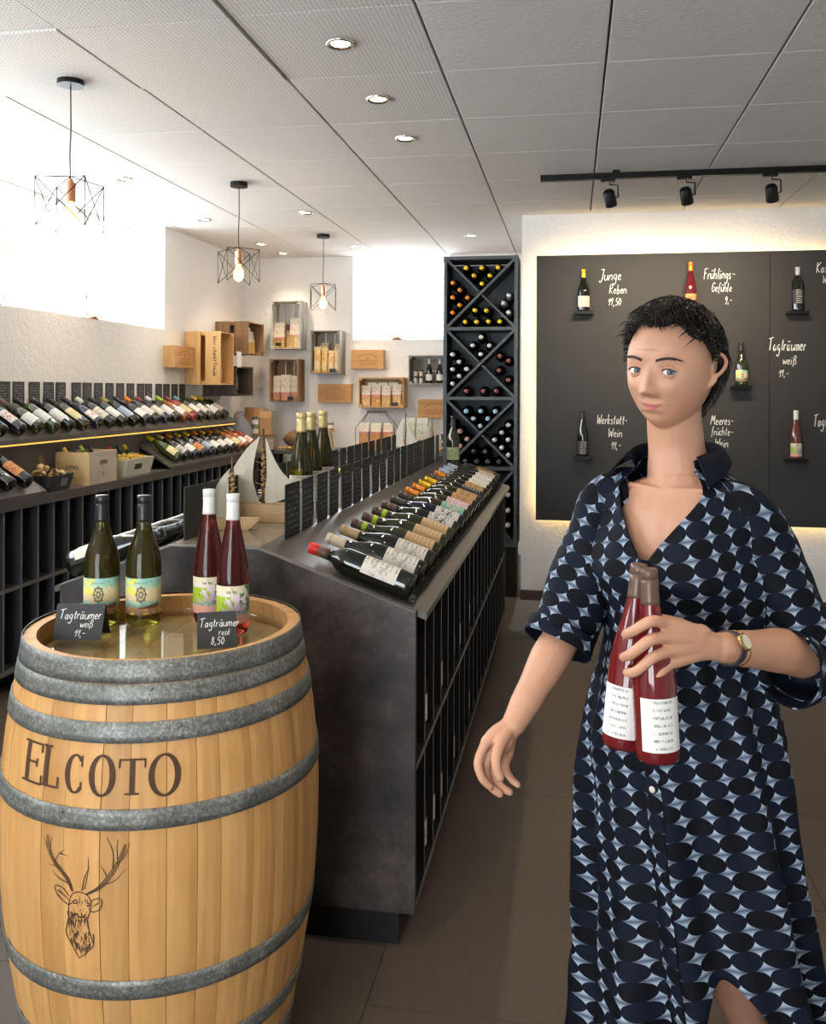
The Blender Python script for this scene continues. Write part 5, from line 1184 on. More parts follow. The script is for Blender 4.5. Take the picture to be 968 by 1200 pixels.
# goods at the far end of the wall cabinet
ZE = .9425
t = thing('felt_carrier', 'grey felt bottle carrier with wooden rod handle at the end of the cabinet', 'carrier', (-2.80, 7.29, ZE), (0, 0, R(12)))
M_felt = plain('light_grey_felt', (.36, .38, .40), .95)
for y in (-.055, .055):
    P = smooth_pts([(-.13, 0), (-.13, .16), (-.10, .24), (-.055, .285), (-.04, .33), (0, .345), (.04, .33), (.055, .285), (.10, .24), (.13, .16), (.13, 0)], 3)
    part('felt_side', MB().prism([(p[0] * .8, p[1]) for p in P], y - .003, y + .003, 'Y'), M_felt, t)
part('felt_base', B(-.104, .104, -.051, .051, 0, .006), M_felt, t); part('rod_handle', MB().tube([(0, -.10, .305), (0, .10, .305)], .011, 10), W_pn, t)
t = thing('pine_box', 'pale pine box at the far end of the wall cabinet behind the sail boat mast', 'box', (-2.735, 7.56, ZE)); open_box(t, .22, .24, .125, W_boxp, .01)
t = thing('display_board', 'small wooden board shelf stacked with jars above the pale pine box', 'shelf', (-2.735, 7.56, ZE + .1255)); part('board', B(-.125, .125, -.14, .14, 0, .014), W_br, t)
for k, (z, l, c) in enumerate(((ZE + .14, 'lower green-labelled jar on the small board', (.05, .25, .18)), (ZE + .218, 'upper green-labelled jar on the small board', (.08, .08, .07)))): jar(-2.73, 7.48, z, l, c, (.30, .32, .18), 'jars on the small board')
bag((-2.665, 7.57, ZE + .14), R(10), .115, .20, .07, plain('brown_kraft_paper', (.46, .28, .13), .75), 'brown kraft bag with white label on the small board', .3, plain('brown_kraft_paper', (.46, .28, .13), .75), None, False, label2=False)
bag((-2.83, 7.74, ZE), R(20), .17, .37, .10, plain('crumpled_kraft_paper', (.36, .20, .09), .8), 'tall crumpled brown paper sack in the far left corner', .35, plain('crumpled_kraft_paper', (.36, .20, .09), .8), None, False)
def lump(name, loc, r, mat, label, cat, group=None, sq=(1, 1, .8), seed=0, amp=.18):
    me = bpy.data.meshes.new(name); bm = bmesh.new(); bmesh.ops.create_icosphere(bm, subdivisions=2, radius=r); rr = random.Random(seed)
    for v in bm.verts: v.co *= 1 + rr.uniform(-amp, amp); v.co = Vector((v.co.x * sq[0], v.co.y * sq[1], v.co.z * sq[2]))
    for f in bm.faces: f.smooth = True
    bm.to_mesh(me); bm.free(); me.materials.append(mat); o = link(name, me, None, loc); return tag(o, label, cat, group)
lump('burlap_sack', (-2.46, 7.86, ZB + .085), .115, plain('brown_burlap', (.22, .13, .07), .9, vary=.2), 'crumpled brown burlap sack on the back counter corner', 'sack', sq=(1.1, .9, .72), seed=3, amp=.14)
for k in range(7): lump('pale_bulb', (-2.40 + .042 * (k % 4), 7.70 - .04 * (k // 4) , ZB + .019), .020, plain('pale_garlic_skin', (.62, .54, .46), .6), 'pale garlic-like bulb before the burlap sack, %s from the left in the %s row' % (ORD[k % 4], ('rear', 'front')[k // 4]), 'bulb', 'pale bulbs before the sack', seed=k, amp=.05)
for k in range(5): lump('bread_roll', (-2.56 + .045 * k, 7.655, ZB + .017), .020, plain('golden_crust', (.55, .30, .12), .6), 'small golden roll at the left front of the sack, %s from the left' % ORD[k], 'bread roll', 'small rolls before the sack', seed=k + 20, amp=.06, sq=(1.1, .8, .8))
# wire lanterns on the window sills
def lantern(loc, label, tall):
    t = thing('sill_lantern', label, 'lantern', loc, group='wire lanterns on the window sills'); m = MB()
    for z, r in ((.004, .045), (.05, .065)): m.tube([(r * math.cos(a), r * math.sin(a), z) for a in [2 * PI * k / 16 for k in range(16)]], .0018, 4, closed=True)
    for k in range(10): a = 2 * PI * k / 10; m.tube([(.045 * math.cos(a), .045 * math.sin(a), .004), (.065 * math.cos(a), .065 * math.sin(a), .05)], .0014, 4)
    part('wire_bowl', m, M_metal_black, t); part('copper_cup', MB().lathe([(.0005, .002), (.038, .002), (.042, .022), (.040, .022), (.036, .004), (.0005, .004)], 18), M_copper, t)
    if tall:
        part('glass_chimney', MB().lathe([(.036, .024), (.040, .06), (.036, .12), (.034, .15)], 18), thin_glass('clear_lantern_glass', (.95, .96, .97), .08), t)
        n = MB()
        for k in range(3): a = 2.1 * k; n.tube([(.034 * math.cos(a), .034 * math.sin(a), .13), (.034 * math.cos(a), .034 * math.sin(a), .155)], .003, 4)
        part('glass_clip', n, M_metal_black, t)
    return t
lantern((-3.10, 5.42, 1.9255), 'wire lantern with copper cup near the right end of the long window sill', True)
lantern((-3.10, 4.40, 1.9255), 'wire lantern at the left edge of the photo on the long window sill', True)
lantern((-1.59, 8.12, 1.9355), 'small wire lantern on the sill of the far window', False)
# ------------------------------------------------------------------ the woman
import numpy as np
PX, PY = .205, 1.77
woman = thing('person', 'woman with short dark hair in a navy patterned dress walking past with two bottles', 'person', (PX, PY, 0))
O = Vector((PX, PY, 0))
class Solid(MB):
    """closed lumps that get fused into one skin"""
    def ball(s, c, r, sc=(1, 1, 1), rot=None, n=14):
        v = []; f = []; m = n // 2
        for j in range(m + 1):
            th = PI * j / m
            for i in range(n):
                a = 2 * PI * i / n; p = Vector((r * sc[0] * math.sin(th) * math.cos(a), r * sc[1] * math.sin(th) * math.sin(a), r * sc[2] * math.cos(th)))
                if rot is not None: p = rot @ p
                v.append(Vector(c) + p)
        for j in range(m):
            for i in range(n): f.append((j * n + i, (j + 1) * n + i, (j + 1) * n + (i + 1) % n, j * n + (i + 1) % n))
        return s.add(v, f)
    def limb(s, pts, rad, n=16, flat=None):
        """smooth tapering limb through pts; ends rounded"""
        P = []; Rr = []
        pts = [Vector(p) for p in pts]; Q = [pts[0]] + pts + [pts[-1]]; RR = [rad[0]] + list(rad) + [rad[-1]]
        for i in range(1, len(Q) - 2):
            p0, p1, p2, p3 = Q[i - 1:i + 3]; k = 6
            for j in range(k):
                t = j / k; P.append(.5 * (2 * p1 + (p2 - p0) * t + (2 * p0 - 5 * p1 + 4 * p2 - p3) * t * t + (3 * p1 - p0 - 3 * p2 + p3) * t ** 3)); Rr.append(RR[i] + (RR[i + 1] - RR[i]) * (t * t * (3 - 2 * t)))
        P.append(pts[-1]); Rr.append(rad[-1])
        s.tube(P, Rr, n); s.ball(P[0], Rr[0] * .99); s.ball(P[-1], Rr[-1] * .99); return s
# head shape -------------------------------------------------------
HC = Vector((.187, 1.762, 1.518)); HY = R(-31)
HM = Matrix.Translation(HC) @ Matrix.Rotation(HY, 4, 'Z') @ Matrix.Rotation(R(4), 4, 'Y') @ Matrix.Scale(1.035, 4)
def gs(x, y, cx_, cy_, sx, sy): return math.exp(-((x - cx_) / sx) ** 2 - ((y - cy_) / sy) ** 2)
def head_pt(th, ph, grow=0.):
    """th from the crown down, ph round the head; local axes: x her left, -y forward, z up"""
    ux, uy, uz = math.sin(th) * math.cos(ph), math.sin(th) * math.sin(ph), math.cos(th)
    x, y, z = .0750 * ux, .094 * uy, .113 * uz
    if z < 0:
        k = -z / .113; x *= 1 - .22 * k ** 2.2
        if y > 0: y *= 1 - .42 * k
        else: y *= 1 - .02 * k
    else:
        k = z / .113; x *= 1 + .06 * k * (1 - k) * 4; y *= 1 + .03 * k
        if y > 0: y *= 1.06
    fr = max(0., -uy); fr = min(1., fr * 1.6)
    # flatter face
    if uy < 0: y += .012 * max(0, -uy - .55) * (1 if z < .03 else .4)
    d = 0.
    ax = abs(x)
    d += .0045 * gs(ax, z, .028, .014, .018, .009) * fr                        # brow ridge
    d -= .0085 * gs(ax, z, .032, -.007, .015, .012) * fr                        # eye sockets
    d -= .003 * gs(x, z, 0, .004, .008, .010) * fr                             # nasion
    if -.054 < z < .002:                                                       # nose
        t = (.000 - z) / .042; prof_ = (.003 + .0205 * min(1, max(0, t)) ** 1.15) if z > -.042 else .0235 * max(0, 1 - ((-.042 - z) / .011) ** 2)
        wd = .0062 + .0060 * min(1, max(0, t)) ** 1.5
        d += prof_ * math.exp(-(x / wd) ** 2) * fr
    d += .0065 * gs(ax, z, .0130, -.044, .0055, .0060) * fr                    # nostril wings
    d -= .0040 * gs(ax, z, .0070, -.053, .0035, .0022) * fr                    # nostrils
    d += .0055 * gs(ax, z, .043, -.034, .018, .016) * fr                       # cheeks
    d -= .0025 * gs(ax, z, .031, -.062, .006, .014) * fr                       # smile folds
    zz = z - 5. * x * x                                                        # corners of the mouth lifted
    d += .0048 * gs(x, zz, 0, -.0665, .021, .0036) * fr + .0058 * gs(x, zz, 0, -.0755, .018, .0045) * fr
    d -= .0030 * gs(x, zz, 0, -.0710, .024, .0013) * fr
    d -= .0020 * gs(x, z, 0, -.085, .020, .0045) * fr
    d += .0060 * gs(x, z, 0, -.101, .020, .012) * fr                           # chin
    y -= d
    v = Vector((x, y, z))
    if grow: v += Vector((ux, uy, uz)) * grow
    return v
S = Solid(); NT, NP = 120, 144; hv = []; hf = []
def php(i, n): # denser sampling of the face
    a = 2 * PI * i / n; return a - .45 * math.sin(a + PI / 2) if False else a
for j in range(NT + 1):
    for i in range(NP): hv.append(HM @ head_pt(PI * j / NT, php(i, NP)))
for j in range(NT):
    for i in range(NP): hf.append((j * NP + i, (j + 1) * NP + i, (j + 1) * NP + (i + 1) % NP, j * NP + (i + 1) % NP))
S.add(hv, hf)
for sd in (1, -1):      # ears: rim, lobe, flap
    E_ = lambda x, y, z: HM @ Vector((sd * (x + .003 + max(0, x - .068) * .7), y - .004, (z - .004) * 1.12))
    S.limb([E_(.066, .004, -.014), E_(.073, .014, -.006), E_(.079, .026, .008), E_(.080, .028, .022), E_(.076, .016, .031), E_(.070, .004, .024), E_(.068, .002, .012)], [.0045, .0042, .0042, .004, .004, .004, .0035], 8)
    S.limb([E_(.067, .003, -.022), E_(.070, .007, -.018), E_(.073, .012, -.010)], [.0055, .006, .0055], 8)
    S.ball(E_(.069, .013, .008), .014, (.35, .8, 1.25), (HM.to_3x3() @ Matrix.Rotation(sd * R(18), 3, 'Z')))
# neck, chest, trunk
S.limb([HM @ Vector((0, .018, -.030)), HM @ Vector((0, .024, -.085)), (.200, 1.800, 1.375), (.206, 1.800, 1.320), (.208, 1.790, 1.27)], [.053, .0515, .053, .060, .074], 24)
TB = R(-35)
Rb = Matrix.Rotation(TB, 3, 'Z')
def trunk(z, c, a, b): return (z, c, a, b)
TR = [(1.305, (.206, 1.795), .070, .056), (1.285, (.207, 1.790), .118, .070), (1.25, (.209, 1.782), .150, .086), (1.20, (.210, 1.775), .155, .100), (1.13, (.211, 1.770), .150, .106), (1.05, (.212, 1.766), .132, .096), (.99, (.213, 1.765), .122, .090), (.92, (.211, 1.765), .140, .100), (.84, (.210, 1.768), .162, .112), (.77, (.213, 1.770), .160, .110), (.72, (.215, 1.770), .12, .09)]
tv = []; tf = []; n_ = 32
for z, c, a, b in TR:
    for i in range(n_):
        an = 2 * PI * i / n_; p = Rb @ Vector((a * math.cos(an), b * math.sin(an), 0)); tv.append((c[0] + p.x, c[1] + p.y, z))
for j in range(len(TR) - 1):
    for i in range(n_): tf.append((j * n_ + i, (j + 1) * n_ + i, (j + 1) * n_ + (i + 1) % n_, j * n_ + (i + 1) % n_))
tf += [tuple(range(n_ - 1, -1, -1))[::-1], tuple((len(TR) - 1) * n_ + i for i in range(n_))[::-1]]
S.add(tv, tf)
bl = Vector(Rb @ Vector((1, 0, 0))); bf = Vector(Rb @ Vector((0, -1, 0)))      # her left, her front
for sd in (1, -1):
    S.ball(Vector((.211, 1.770, 1.155)) + bl * .068 * sd + bf * .062, .056, (1, .95, 1.05))
    cl = [Vector((.207, 1.785, 1.288)) + bf * .060 + bl * .012 * sd, Vector((.207, 1.785, 1.292)) + bf * .050 + bl * .07 * sd, Vector((.207, 1.785, 1.290)) + bf * .02 + bl * .13 * sd]
    S.limb(cl, [.0075, .006, .007], 8)
shL, elL, wrL = Vector((.308, 1.718, 1.250)), Vector((.415, 1.693, 1.010)), Vector((.235, 1.483, 1.068))
shR, elR, wrR = Vector((.090, 1.845, 1.250)), Vector((-.011, 1.763, 1.010)), Vector((-.102, 1.646, .865))
S.limb([shL, shL.lerp(elL, .5), elL, elL.lerp(wrL, .3), elL.lerp(wrL, .7), wrL], [.052, .042, .036, .0385, .030, .0235], 20)
S.limb([shR, shR.lerp(elR, .5), elR, elR.lerp(wrR, .3), elR.lerp(wrR, .7), wrR], [.052, .042, .036, .0375, .029, .0225], 20)
# left hand, closed round the two bottle necks
iK, mK, rK, pK = Vector((.146, 1.424, 1.116)), Vector((.147, 1.418, 1.097)), Vector((.150, 1.419, 1.077)), Vector((.158, 1.427, 1.059))
for kx in (iK, mK, rK, pK): S.limb([wrL.lerp(kx, .05), wrL.lerp(kx, .55) + Vector((0, 0, .004)), kx], [.0185, .0150, .0118], 12)
S.ball((.193, 1.452, 1.085), .030, (1.15, .55, .9), Matrix.Rotation(R(38), 3, 'Z'))
def finger(pts, r0, r1):
    n = len(pts); S.limb(pts, [r0 + (r1 - r0) * i / (n - 1) for i in range(n)], 12)
    return pts
FL = [finger([iK, Vector((.121, 1.402, 1.125)), Vector((.095, 1.407, 1.108)), Vector((.084, 1.428, 1.096))], .0098, .0074),
 finger([mK, Vector((.119, 1.396, 1.098)), Vector((.092, 1.402, 1.074)), Vector((.081, 1.423, 1.062))], .0100, .0076),
 finger([rK, Vector((.123, 1.397, 1.071)), Vector((.098, 1.403, 1.047)), Vector((.086, 1.424, 1.038))], .0096, .0072),
 finger([pK, Vector((.136, 1.405, 1.048)), Vector((.117, 1.409, 1.031)), Vector((.108, 1.425, 1.024))], .0084, .0064)]
finger([Vector((.206, 1.478, 1.082)), Vector((.182, 1.494, 1.095)), Vector((.158, 1.506, 1.100)), Vector((.132, 1.508, 1.104))], .0125, .0085)
# right hand, hanging loosely
def P3(x, y, z): return Vector((x, y, z))
kn = [P3(-.150, 1.620, .838), P3(-.140, 1.634, .822), P3(-.128, 1.644, .812), P3(-.113, 1.650, .808)]
for kx in kn: S.limb([wrR.lerp(kx, .05), wrR.lerp(kx, .55) + P3(-.003, 0, .002), kx], [.0180, .0140, .0112], 12)
S.ball(wrR.lerp(kn[1], .6), .028, (.9, .9, 1.0))
finger([kn[0], P3(-.163, 1.606, .808), P3(-.156, 1.600, .782), P3(-.142, 1.603, .766)], .0095, .0070)
finger([kn[1], P3(-.152, 1.620, .790), P3(-.142, 1.614, .763), P3(-.125, 1.614, .749)], .0098, .0072)
finger([kn[2], P3(-.136, 1.632, .783), P3(-.125, 1.628, .758), P3(-.108, 1.626, .748)], .0094, .0070)
finger([kn[3], P3(-.116, 1.642, .784), P3(-.106, 1.640, .766), P3(-.094, 1.636, .758)], .0082, .0062)
finger([P3(-.112, 1.632, .856), P3(-.126, 1.606, .836), P3(-.130, 1.592, .812), P3(-.122, 1.588, .790)], .0118, .0080)
# legs in mid stride
S.limb([(.255, 1.755, .76), (.265, 1.755, .62), (.275, 1.765, .49), (.305, 1.815, .36), (.350, 1.885, .22), (.395, 1.955, .115)], [.078, .066, .048, .050, .038, .027], 20)
S.limb([(.165, 1.785, .76), (.165, 1.745, .63), (.168, 1.715, .50), (.160, 1.705, .36), (.150, 1.700, .21), (.145, 1.695, .10)], [.078, .066, .048, .050, .038, .028], 20)
S.limb([(.395, 1.955, .10), (.380, 1.925, .055), (.345, 1.880, .030)], [.030, .028, .024], 14); S.limb([(.145, 1.698, .09), (.127, 1.660, .050), (.095, 1.605, .030)], [.031, .029, .024], 14)
src_me = S.mesh('body_source', []); so = bpy.data.objects.new('body_source', src_me); col.objects.link(so)
md = so.modifiers.new('fuse', 'REMESH'); md.mode = 'VOXEL'; md.voxel_size = .0024; md.use_smooth_shade = True
m2 = so.modifiers.new('soften', 'SMOOTH'); m2.factor = .5; m2.iterations = 3
dg = bpy.context.evaluated_depsgraph_get(); me = bpy.data.meshes.new_from_object(so.evaluated_get(dg)); bpy.data.objects.remove(so)
me.name = 'body'; me.transform(Matrix.Translation(-O))
M_skin = N('light_warm_skin', .48); _v = M_skin.coord(); _f = M_skin.noise(_v, 30, 4, .6)
M_skin.color(M_skin.mix(_f, (.52, .265, .165), (.60, .330, .215))); M_skin.b.inputs['Subsurface Weight'].default_value = .12
M_skin.b.inputs['Subsurface Radius'].default_value = (.012, .005, .003); M_skin = M_skin.m
M_lip = plain('rose_lips', (.48, .16, .14), .38)
me.materials.clear(); me.materials.append(M_skin); me.materials.append(M_lip)
HI = HM.inverted(); npv = np.empty(len(me.vertices) * 3); me.vertices.foreach_get('co', npv); npv = npv.reshape(-1, 3) + np.array(O)
Hm = np.array(HI); lc = npv @ Hm[:3, :3].T + Hm[:3, 3]
pc = np.empty(len(me.polygons) * 3); me.polygons.foreach_get('center', pc); pc = pc.reshape(-1, 3) + np.array(O); lp = pc @ Hm[:3, :3].T + Hm[:3, 3]
X_, Z_ = lp[:, 0] / .0260, lp[:, 2] + .0710 - 5. * lp[:, 0] ** 2
lipm = (np.abs(X_) < 1) & (lp[:, 1] < -.07) & (Z_ < .0075 * (1 - X_ ** 2) ** .6 * (1 - .25 * np.exp(-(lp[:, 0] / .004) ** 2))) & (Z_ > -.0085 * (1 - X_ ** 2) ** .6) if False else (np.abs(X_) < 1) & (lp[:, 1] < -.07) & (Z_ < .0075 * np.clip(1 - X_ ** 2, 0, 1) ** .6) & (Z_ > -.0085 * np.clip(1 - X_ ** 2, 0, 1) ** .6)
mi = np.where(lipm, 1, 0).astype(np.int32); me.polygons.foreach_set('material_index', mi); me.polygons.foreach_set('use_smooth', np.ones(len(mi), dtype=bool))
body = link('body', me, woman)
def wp(name, mb, mats, parent=woman, label=None, world=True):
    if world: mb.v = [tuple(Vector(p) - O) for p in mb.v]
    return part(name, mb, mats, parent, label=label)
# face details ------------------------------------------------------
M_white = plain('eye_white', (.72, .70, .68), .2); M_iris = plain('grey_blue_iris', (.10, .14, .17), .15); M_pupil = plain('pupil', (.005, .005, .005), .1); M_brow = plain('dark_brown_hair_line', (.045, .025, .018), .6)
def HP(x, y, z): return HM @ Vector((x, y, z))
gaze = (Vector((0, 0, CAM_H)) - HC).normalized()
for sd in (1, -1):
    c = HP(sd * .0315, -.0715, -.007); e = MB(); r = .0128; q = gaze.to_track_quat('Z', 'Y').to_matrix()
    prof_e = [(.0002, r * 1.02, 2), (r * .20, r * .99, 2), (r * .20, r * .985, 1), (r * .50, r * .875, 1), (r * .5, r * .868, 0), (r * .75, r * .66, 0), (r * .95, r * .3, 0), (r, 0, 0), (r * .8, -r * .6, 0), (.0002, -r, 0)]
    for (r0, z0, m0), (r1, z1, m1) in zip(prof_e, prof_e[1:]):
        e.lathe([(r0, z0), (r1, z1)], 20, m1 if m0 == m1 else m1, M=Matrix.Translation(c) @ q.to_4x4())
    eb = wp('eye', e, [M_white, M_iris, M_pupil])
    lidm = MB(); Q = HM.to_3x3(); nv = 14
    for up in (1, -1):                      # lids: strips of a slightly larger sphere
        v = []; R_ = .0138
        for j in range(5):
            for i in range(nv + 1):
                a = -R(66) + 2 * R(66) * i / nv; op = (R(23) if up > 0 else R(19)) * math.cos(a * 1.32) ** .8 if abs(a * 1.32) < PI / 2 else 0
                el = up * (op + (R(62) - op) * j / 4); v.append(c + Q @ Vector((R_ * math.sin(a) * math.cos(el), -R_ * math.cos(a) * math.cos(el), R_ * math.sin(el))))
        lidm.add(v, [(j * (nv + 1) + i, j * (nv + 1) + i + 1, (j + 1) * (nv + 1) + i + 1, (j + 1) * (nv + 1) + i) for j in range(4) for i in range(nv)], 0, None, True)
        if up > 0:
            lash = v[:nv + 1]; ls = MB(); ls.tube([p + (p - c) * .06 for p in lash], .0013, 5); wp('eyelashes', ls, M_brow)
    wp('eyelids', lidm, M_skin)
    bw = MB()
    for k in range(26):
        t = k / 25; x = .014 + .036 * t; z = .0130 + .0065 * math.sin(t * 2.4) - .002 * t; y = -.0950 + .95 * max(0, x - .012) ** 1.35 * 1.3
        p = HP(sd * x, y, z); d = Q @ Vector((sd * .9, .25, .35 - .55 * t)); bw.tube([p, p + d * .0045, p + d * .008], [.0020, .0018, .0006], 4); p = p + Q @ Vector((0, 0, -.0022)); bw.tube([p, p + d * .004, p + d * .007], [.0016, .0015, .0005], 4) if k < 20 else None
    wp('eyebrow', bw, M_brow)
pe = Solid(); pe.ball(HP(.0715, .004, -.027), .0042, n=10); wp('earring', pe, plain('pearl', (.75, .72, .68), .2), label='small pale pearl earring')
# hair: scalp shell plus layered strands -----------------------------
M_hair = plain('very_dark_brown_hair', (.010, .007, .006), .45, spec=.35)
def hairline(ph):
    """polar angle at which the hair ends for each direction round the head"""
    a = (ph + PI / 2 + PI) % (2 * PI) - PI           # 0 = face forward, + towards her left
    k = abs(a)
    if k < R(35): b = 50
    elif k < R(70): b = 50 + (k - R(35)) / R(35) * 18
    elif k < R(88): b = 68 + (k - R(70)) / R(18) * 16
    elif k < R(84): b = 80
    elif k < R(112): b = 62
    elif k < R(128): b = 62 + (k - R(112)) / R(16) * 62
    else: b = 124
    return R(b) + .04 * math.sin(k * 9)
hm = MB(); A_, B_ = 96, 26; v = []
for j in range(B_ + 1):
    for i in range(A_):
        ph = 2 * PI * i / A_; th = max(.001, hairline(ph) * j / B_); g = .0045 + .014 * math.sin(min(1., (1 - j / B_) * 2.2) * PI / 2) + .0018 * math.sin(ph * 31 + j) * math.sin(j * 1.3)
        v.append(HM @ head_pt(th, ph, g))
hm.add(v, [(j * A_ + i, (j + 1) * A_ + i, (j + 1) * A_ + (i + 1) % A_, j * A_ + (i + 1) % A_) for j in range(B_) for i in range(A_)], 0, None, True)
rh = random.Random(11); crown = Vector((.01, .035, .115))
for k in range(1500):
    ph = rh.uniform(0, 2 * PI); th = hairline(ph) * math.sqrt(rh.random()); p = head_pt(th, ph, .006)
    out = Vector((p.x / .07, p.y / .094, p.z / .11)).normalized(); fl = (p - crown); fl -= out * fl.dot(out); fl = fl.normalized() if fl.length > 1e-4 else Vector((0, -1, 0))
    a = (ph + PI / 2 + PI) % (2 * PI) - PI
    if p.y < -.01 and p.z > .02: fl = (fl + Vector((.9, 0, 0)) * (1 if rh.random() < .85 else -1) * .8).normalized()     # fringe swept to one side
    L_ = (.014 if R(62) < abs(a) < R(118) and th > R(50) else 1.) * rh.uniform(.020, .042) if False else (rh.uniform(.008, .014) if R(58) < abs(a) < R(120) and th > R(48) else rh.uniform(.020, .042)) * (.7 if th > hairline(ph) * .85 else 1.); q = p + out * rh.uniform(.002, .012); pts = [p]
    for s_ in range(1, 5):
        t = s_ / 4; w_ = p + fl * L_ * t + out * (.010 * math.sin(t * PI * .8) + .004 * rh.uniform(0, 1)) ; pts.append(w_)
    # keep the fringe off the face
    pts = [HM @ w for w in pts]; hm.tube(pts, [.0015, .0017, .0014, .0009, .0003], 3)
hair = wp('hair', hm, M_hair, label='short dark cropped hair swept to one side')
# dress ---------------------------------------------------------------
def dress_mat():
    n = N('navy_dress_print', .75); uv = n.coord('UV', (1, 1, 1), (0, 0, R(-12))); x, y, _ = n.xyz(uv)
    x = n.mul(x, 1 / .046); y = n.mul(y, 1 / .031)
    fx = n.sub(n.math('FRACT', x), .5); fy = n.sub(n.math('FRACT', y), .5)
    r = n.math('SQRT', n.add(n.mul(fx, fx), n.mul(fy, fy)))
    gap = n.gt(r, .512)
    cy_ = n.math('FRACT', n.add(y, .5))                      # 0..1 through one pillow, centred at .5
    g = n.math('ABSOLUTE', n.sub(cy_, .5)); g = n.math('MULTIPLY_ADD', g, 4.2, .12)
    tone = n.math('FRACT', n.mul(n.math('SINE', n.mul(n.math('FLOOR', n.add(x, .5)), 12.9)), 43.7))
    c = n.mix(n.math('MINIMUM', g, 1.), (.022, .034, .072), (.34, .42, .52))
    circ = n.mix(n.gt(n.math('FRACT', n.mul(n.math('FLOOR', n.add(x, n.math('FLOOR', y))), .5)), .4), (.002, .003, .006), (.004, .007, .018))
    n.color(n.mix(gap, circ, c)); n.b.inputs['Specular IOR Level'].default_value = .2; return n.m
M_dress = dress_mat(); M_navy = plain('plain_navy_lining', (.004, .006, .014), .85, spec=.2)
def lerp_rows(rows, z):
    for a, b in zip(rows, rows[1:]):
        if a[0] >= z >= b[0]:
            t = (a[0] - z) / (a[0] - b[0]); t = t * t * (3 - 2 * t) if False else t; return [p + (q - p) * t for p, q in zip(a, b)]
    return list(rows[-1] if z < rows[-1][0] else rows[0])
# z, centre x, centre y, half width, half depth, twist (deg), fold depth
DR = [(1.345, .204, 1.806, .066, .066, -35, 0), (1.325, .205, 1.800, .083, .076, -35, 0), (1.308, .206, 1.794, .118, .088, -35, 0), (1.288, .207, 1.788, .150, .100, -35, .001), (1.25, .205, 1.783, .165, .112, -35, .002), (1.20, .206, 1.775, .168, .126, -35, .003),
      (1.13, .211, 1.765, .172, .138, -35, .004), (1.06, .212, 1.762, .158, .126, -34, .005), (1.00, .214, 1.762, .152, .120, -32, .006), (.93, .212, 1.763, .166, .130, -30, .007), (.84, .211, 1.765, .186, .144, -28, .009), (.75, .214, 1.768, .194, .152, -25, .012),
      (.62, .222, 1.772, .202, .165, -22, .017), (.50, .232, 1.778, .212, .182, -20, .022), (.38, .245, 1.784, .228, .205, -18, .027), (.27, .260, 1.790, .250, .232, -16, .032), (.18, .268, 1.793, .268, .255, -15, .036)]
NA = 180
import mathutils.noise as mn
def dpt(an, z, infl=0.):
    z0, cx_, cy__, a, b, tw, fd = lerp_rows(DR, z); tw = R(tw)
    fold = fd * (math.sin(an * 9 + z * 3.1) * .6 + math.sin(an * 5 - z * 5 + 1) * .5 + .5 * math.sin(an * 14 + 2 + z * 2))
    fold += (.010 * mn.noise(Vector((math.cos(an) * 3, math.sin(an) * 3, z * 9))) if z < 1.28 else 0)
    bust = 0
    for sg in (PI * 1.5 + .52, PI * 1.5 - .52):
        dd = math.atan2(math.sin(an - sg), math.cos(an - sg)); bust += .026 * math.exp(-(dd / .42) ** 2 - ((z - 1.15) / .06) ** 2)
    k = 1 + (fold + bust + infl) / a
    x, y = a * k * math.cos(an), b * k * math.sin(an)
    return Vector((cx_ + x * math.cos(tw) - y * math.sin(tw), cy__ + x * math.sin(tw) + y * math.cos(tw), z))
def hem(an):
    d_ = math.degrees(math.atan2(math.sin(an - R(296)), math.cos(an - R(296))))
    return .175 + .012 * math.sin(an * 3) + .285 * math.exp(-(d_ / (24 if d_ < 0 else 34)) ** 2)
def vneck(z): return 0. if z < 1.168 else .05 + .90 * ((z - 1.168) / .177) ** 1.15
NZ = 128; dm = MB(); v = []; fs = []; us = []; uvv = []
for j in range(NZ + 1):
    for i in range(NA + 1):
        an0 = PI * 1.5 + 2 * PI * i / NA; z = 1.345 - (1.345 - hem(an0)) * j / NZ; g = vneck(z)
        an = PI * 1.5 + g + (2 * PI - 2 * g) * i / NA; v.append(dpt(an, z)); uvv.append((an * .178, z))
for j in range(NZ):
    for i in range(NA):
        q_ = (j * (NA + 1) + i, (j + 1) * (NA + 1) + i, (j + 1) * (NA + 1) + i + 1, j * (NA + 1) + i + 1); fs.append(q_); us.append([uvv[k] for k in q_])
dm.add(v, fs, 0, us, True)
dress = wp('dress', dm, [M_dress, M_navy], label='navy dress with dark circles and pale blue pillow shapes')
sd_ = dress.modifiers.new('cloth_thickness', 'SOLIDIFY'); sd_.thickness = .002; sd_.offset = -1; sd_.material_offset = 1
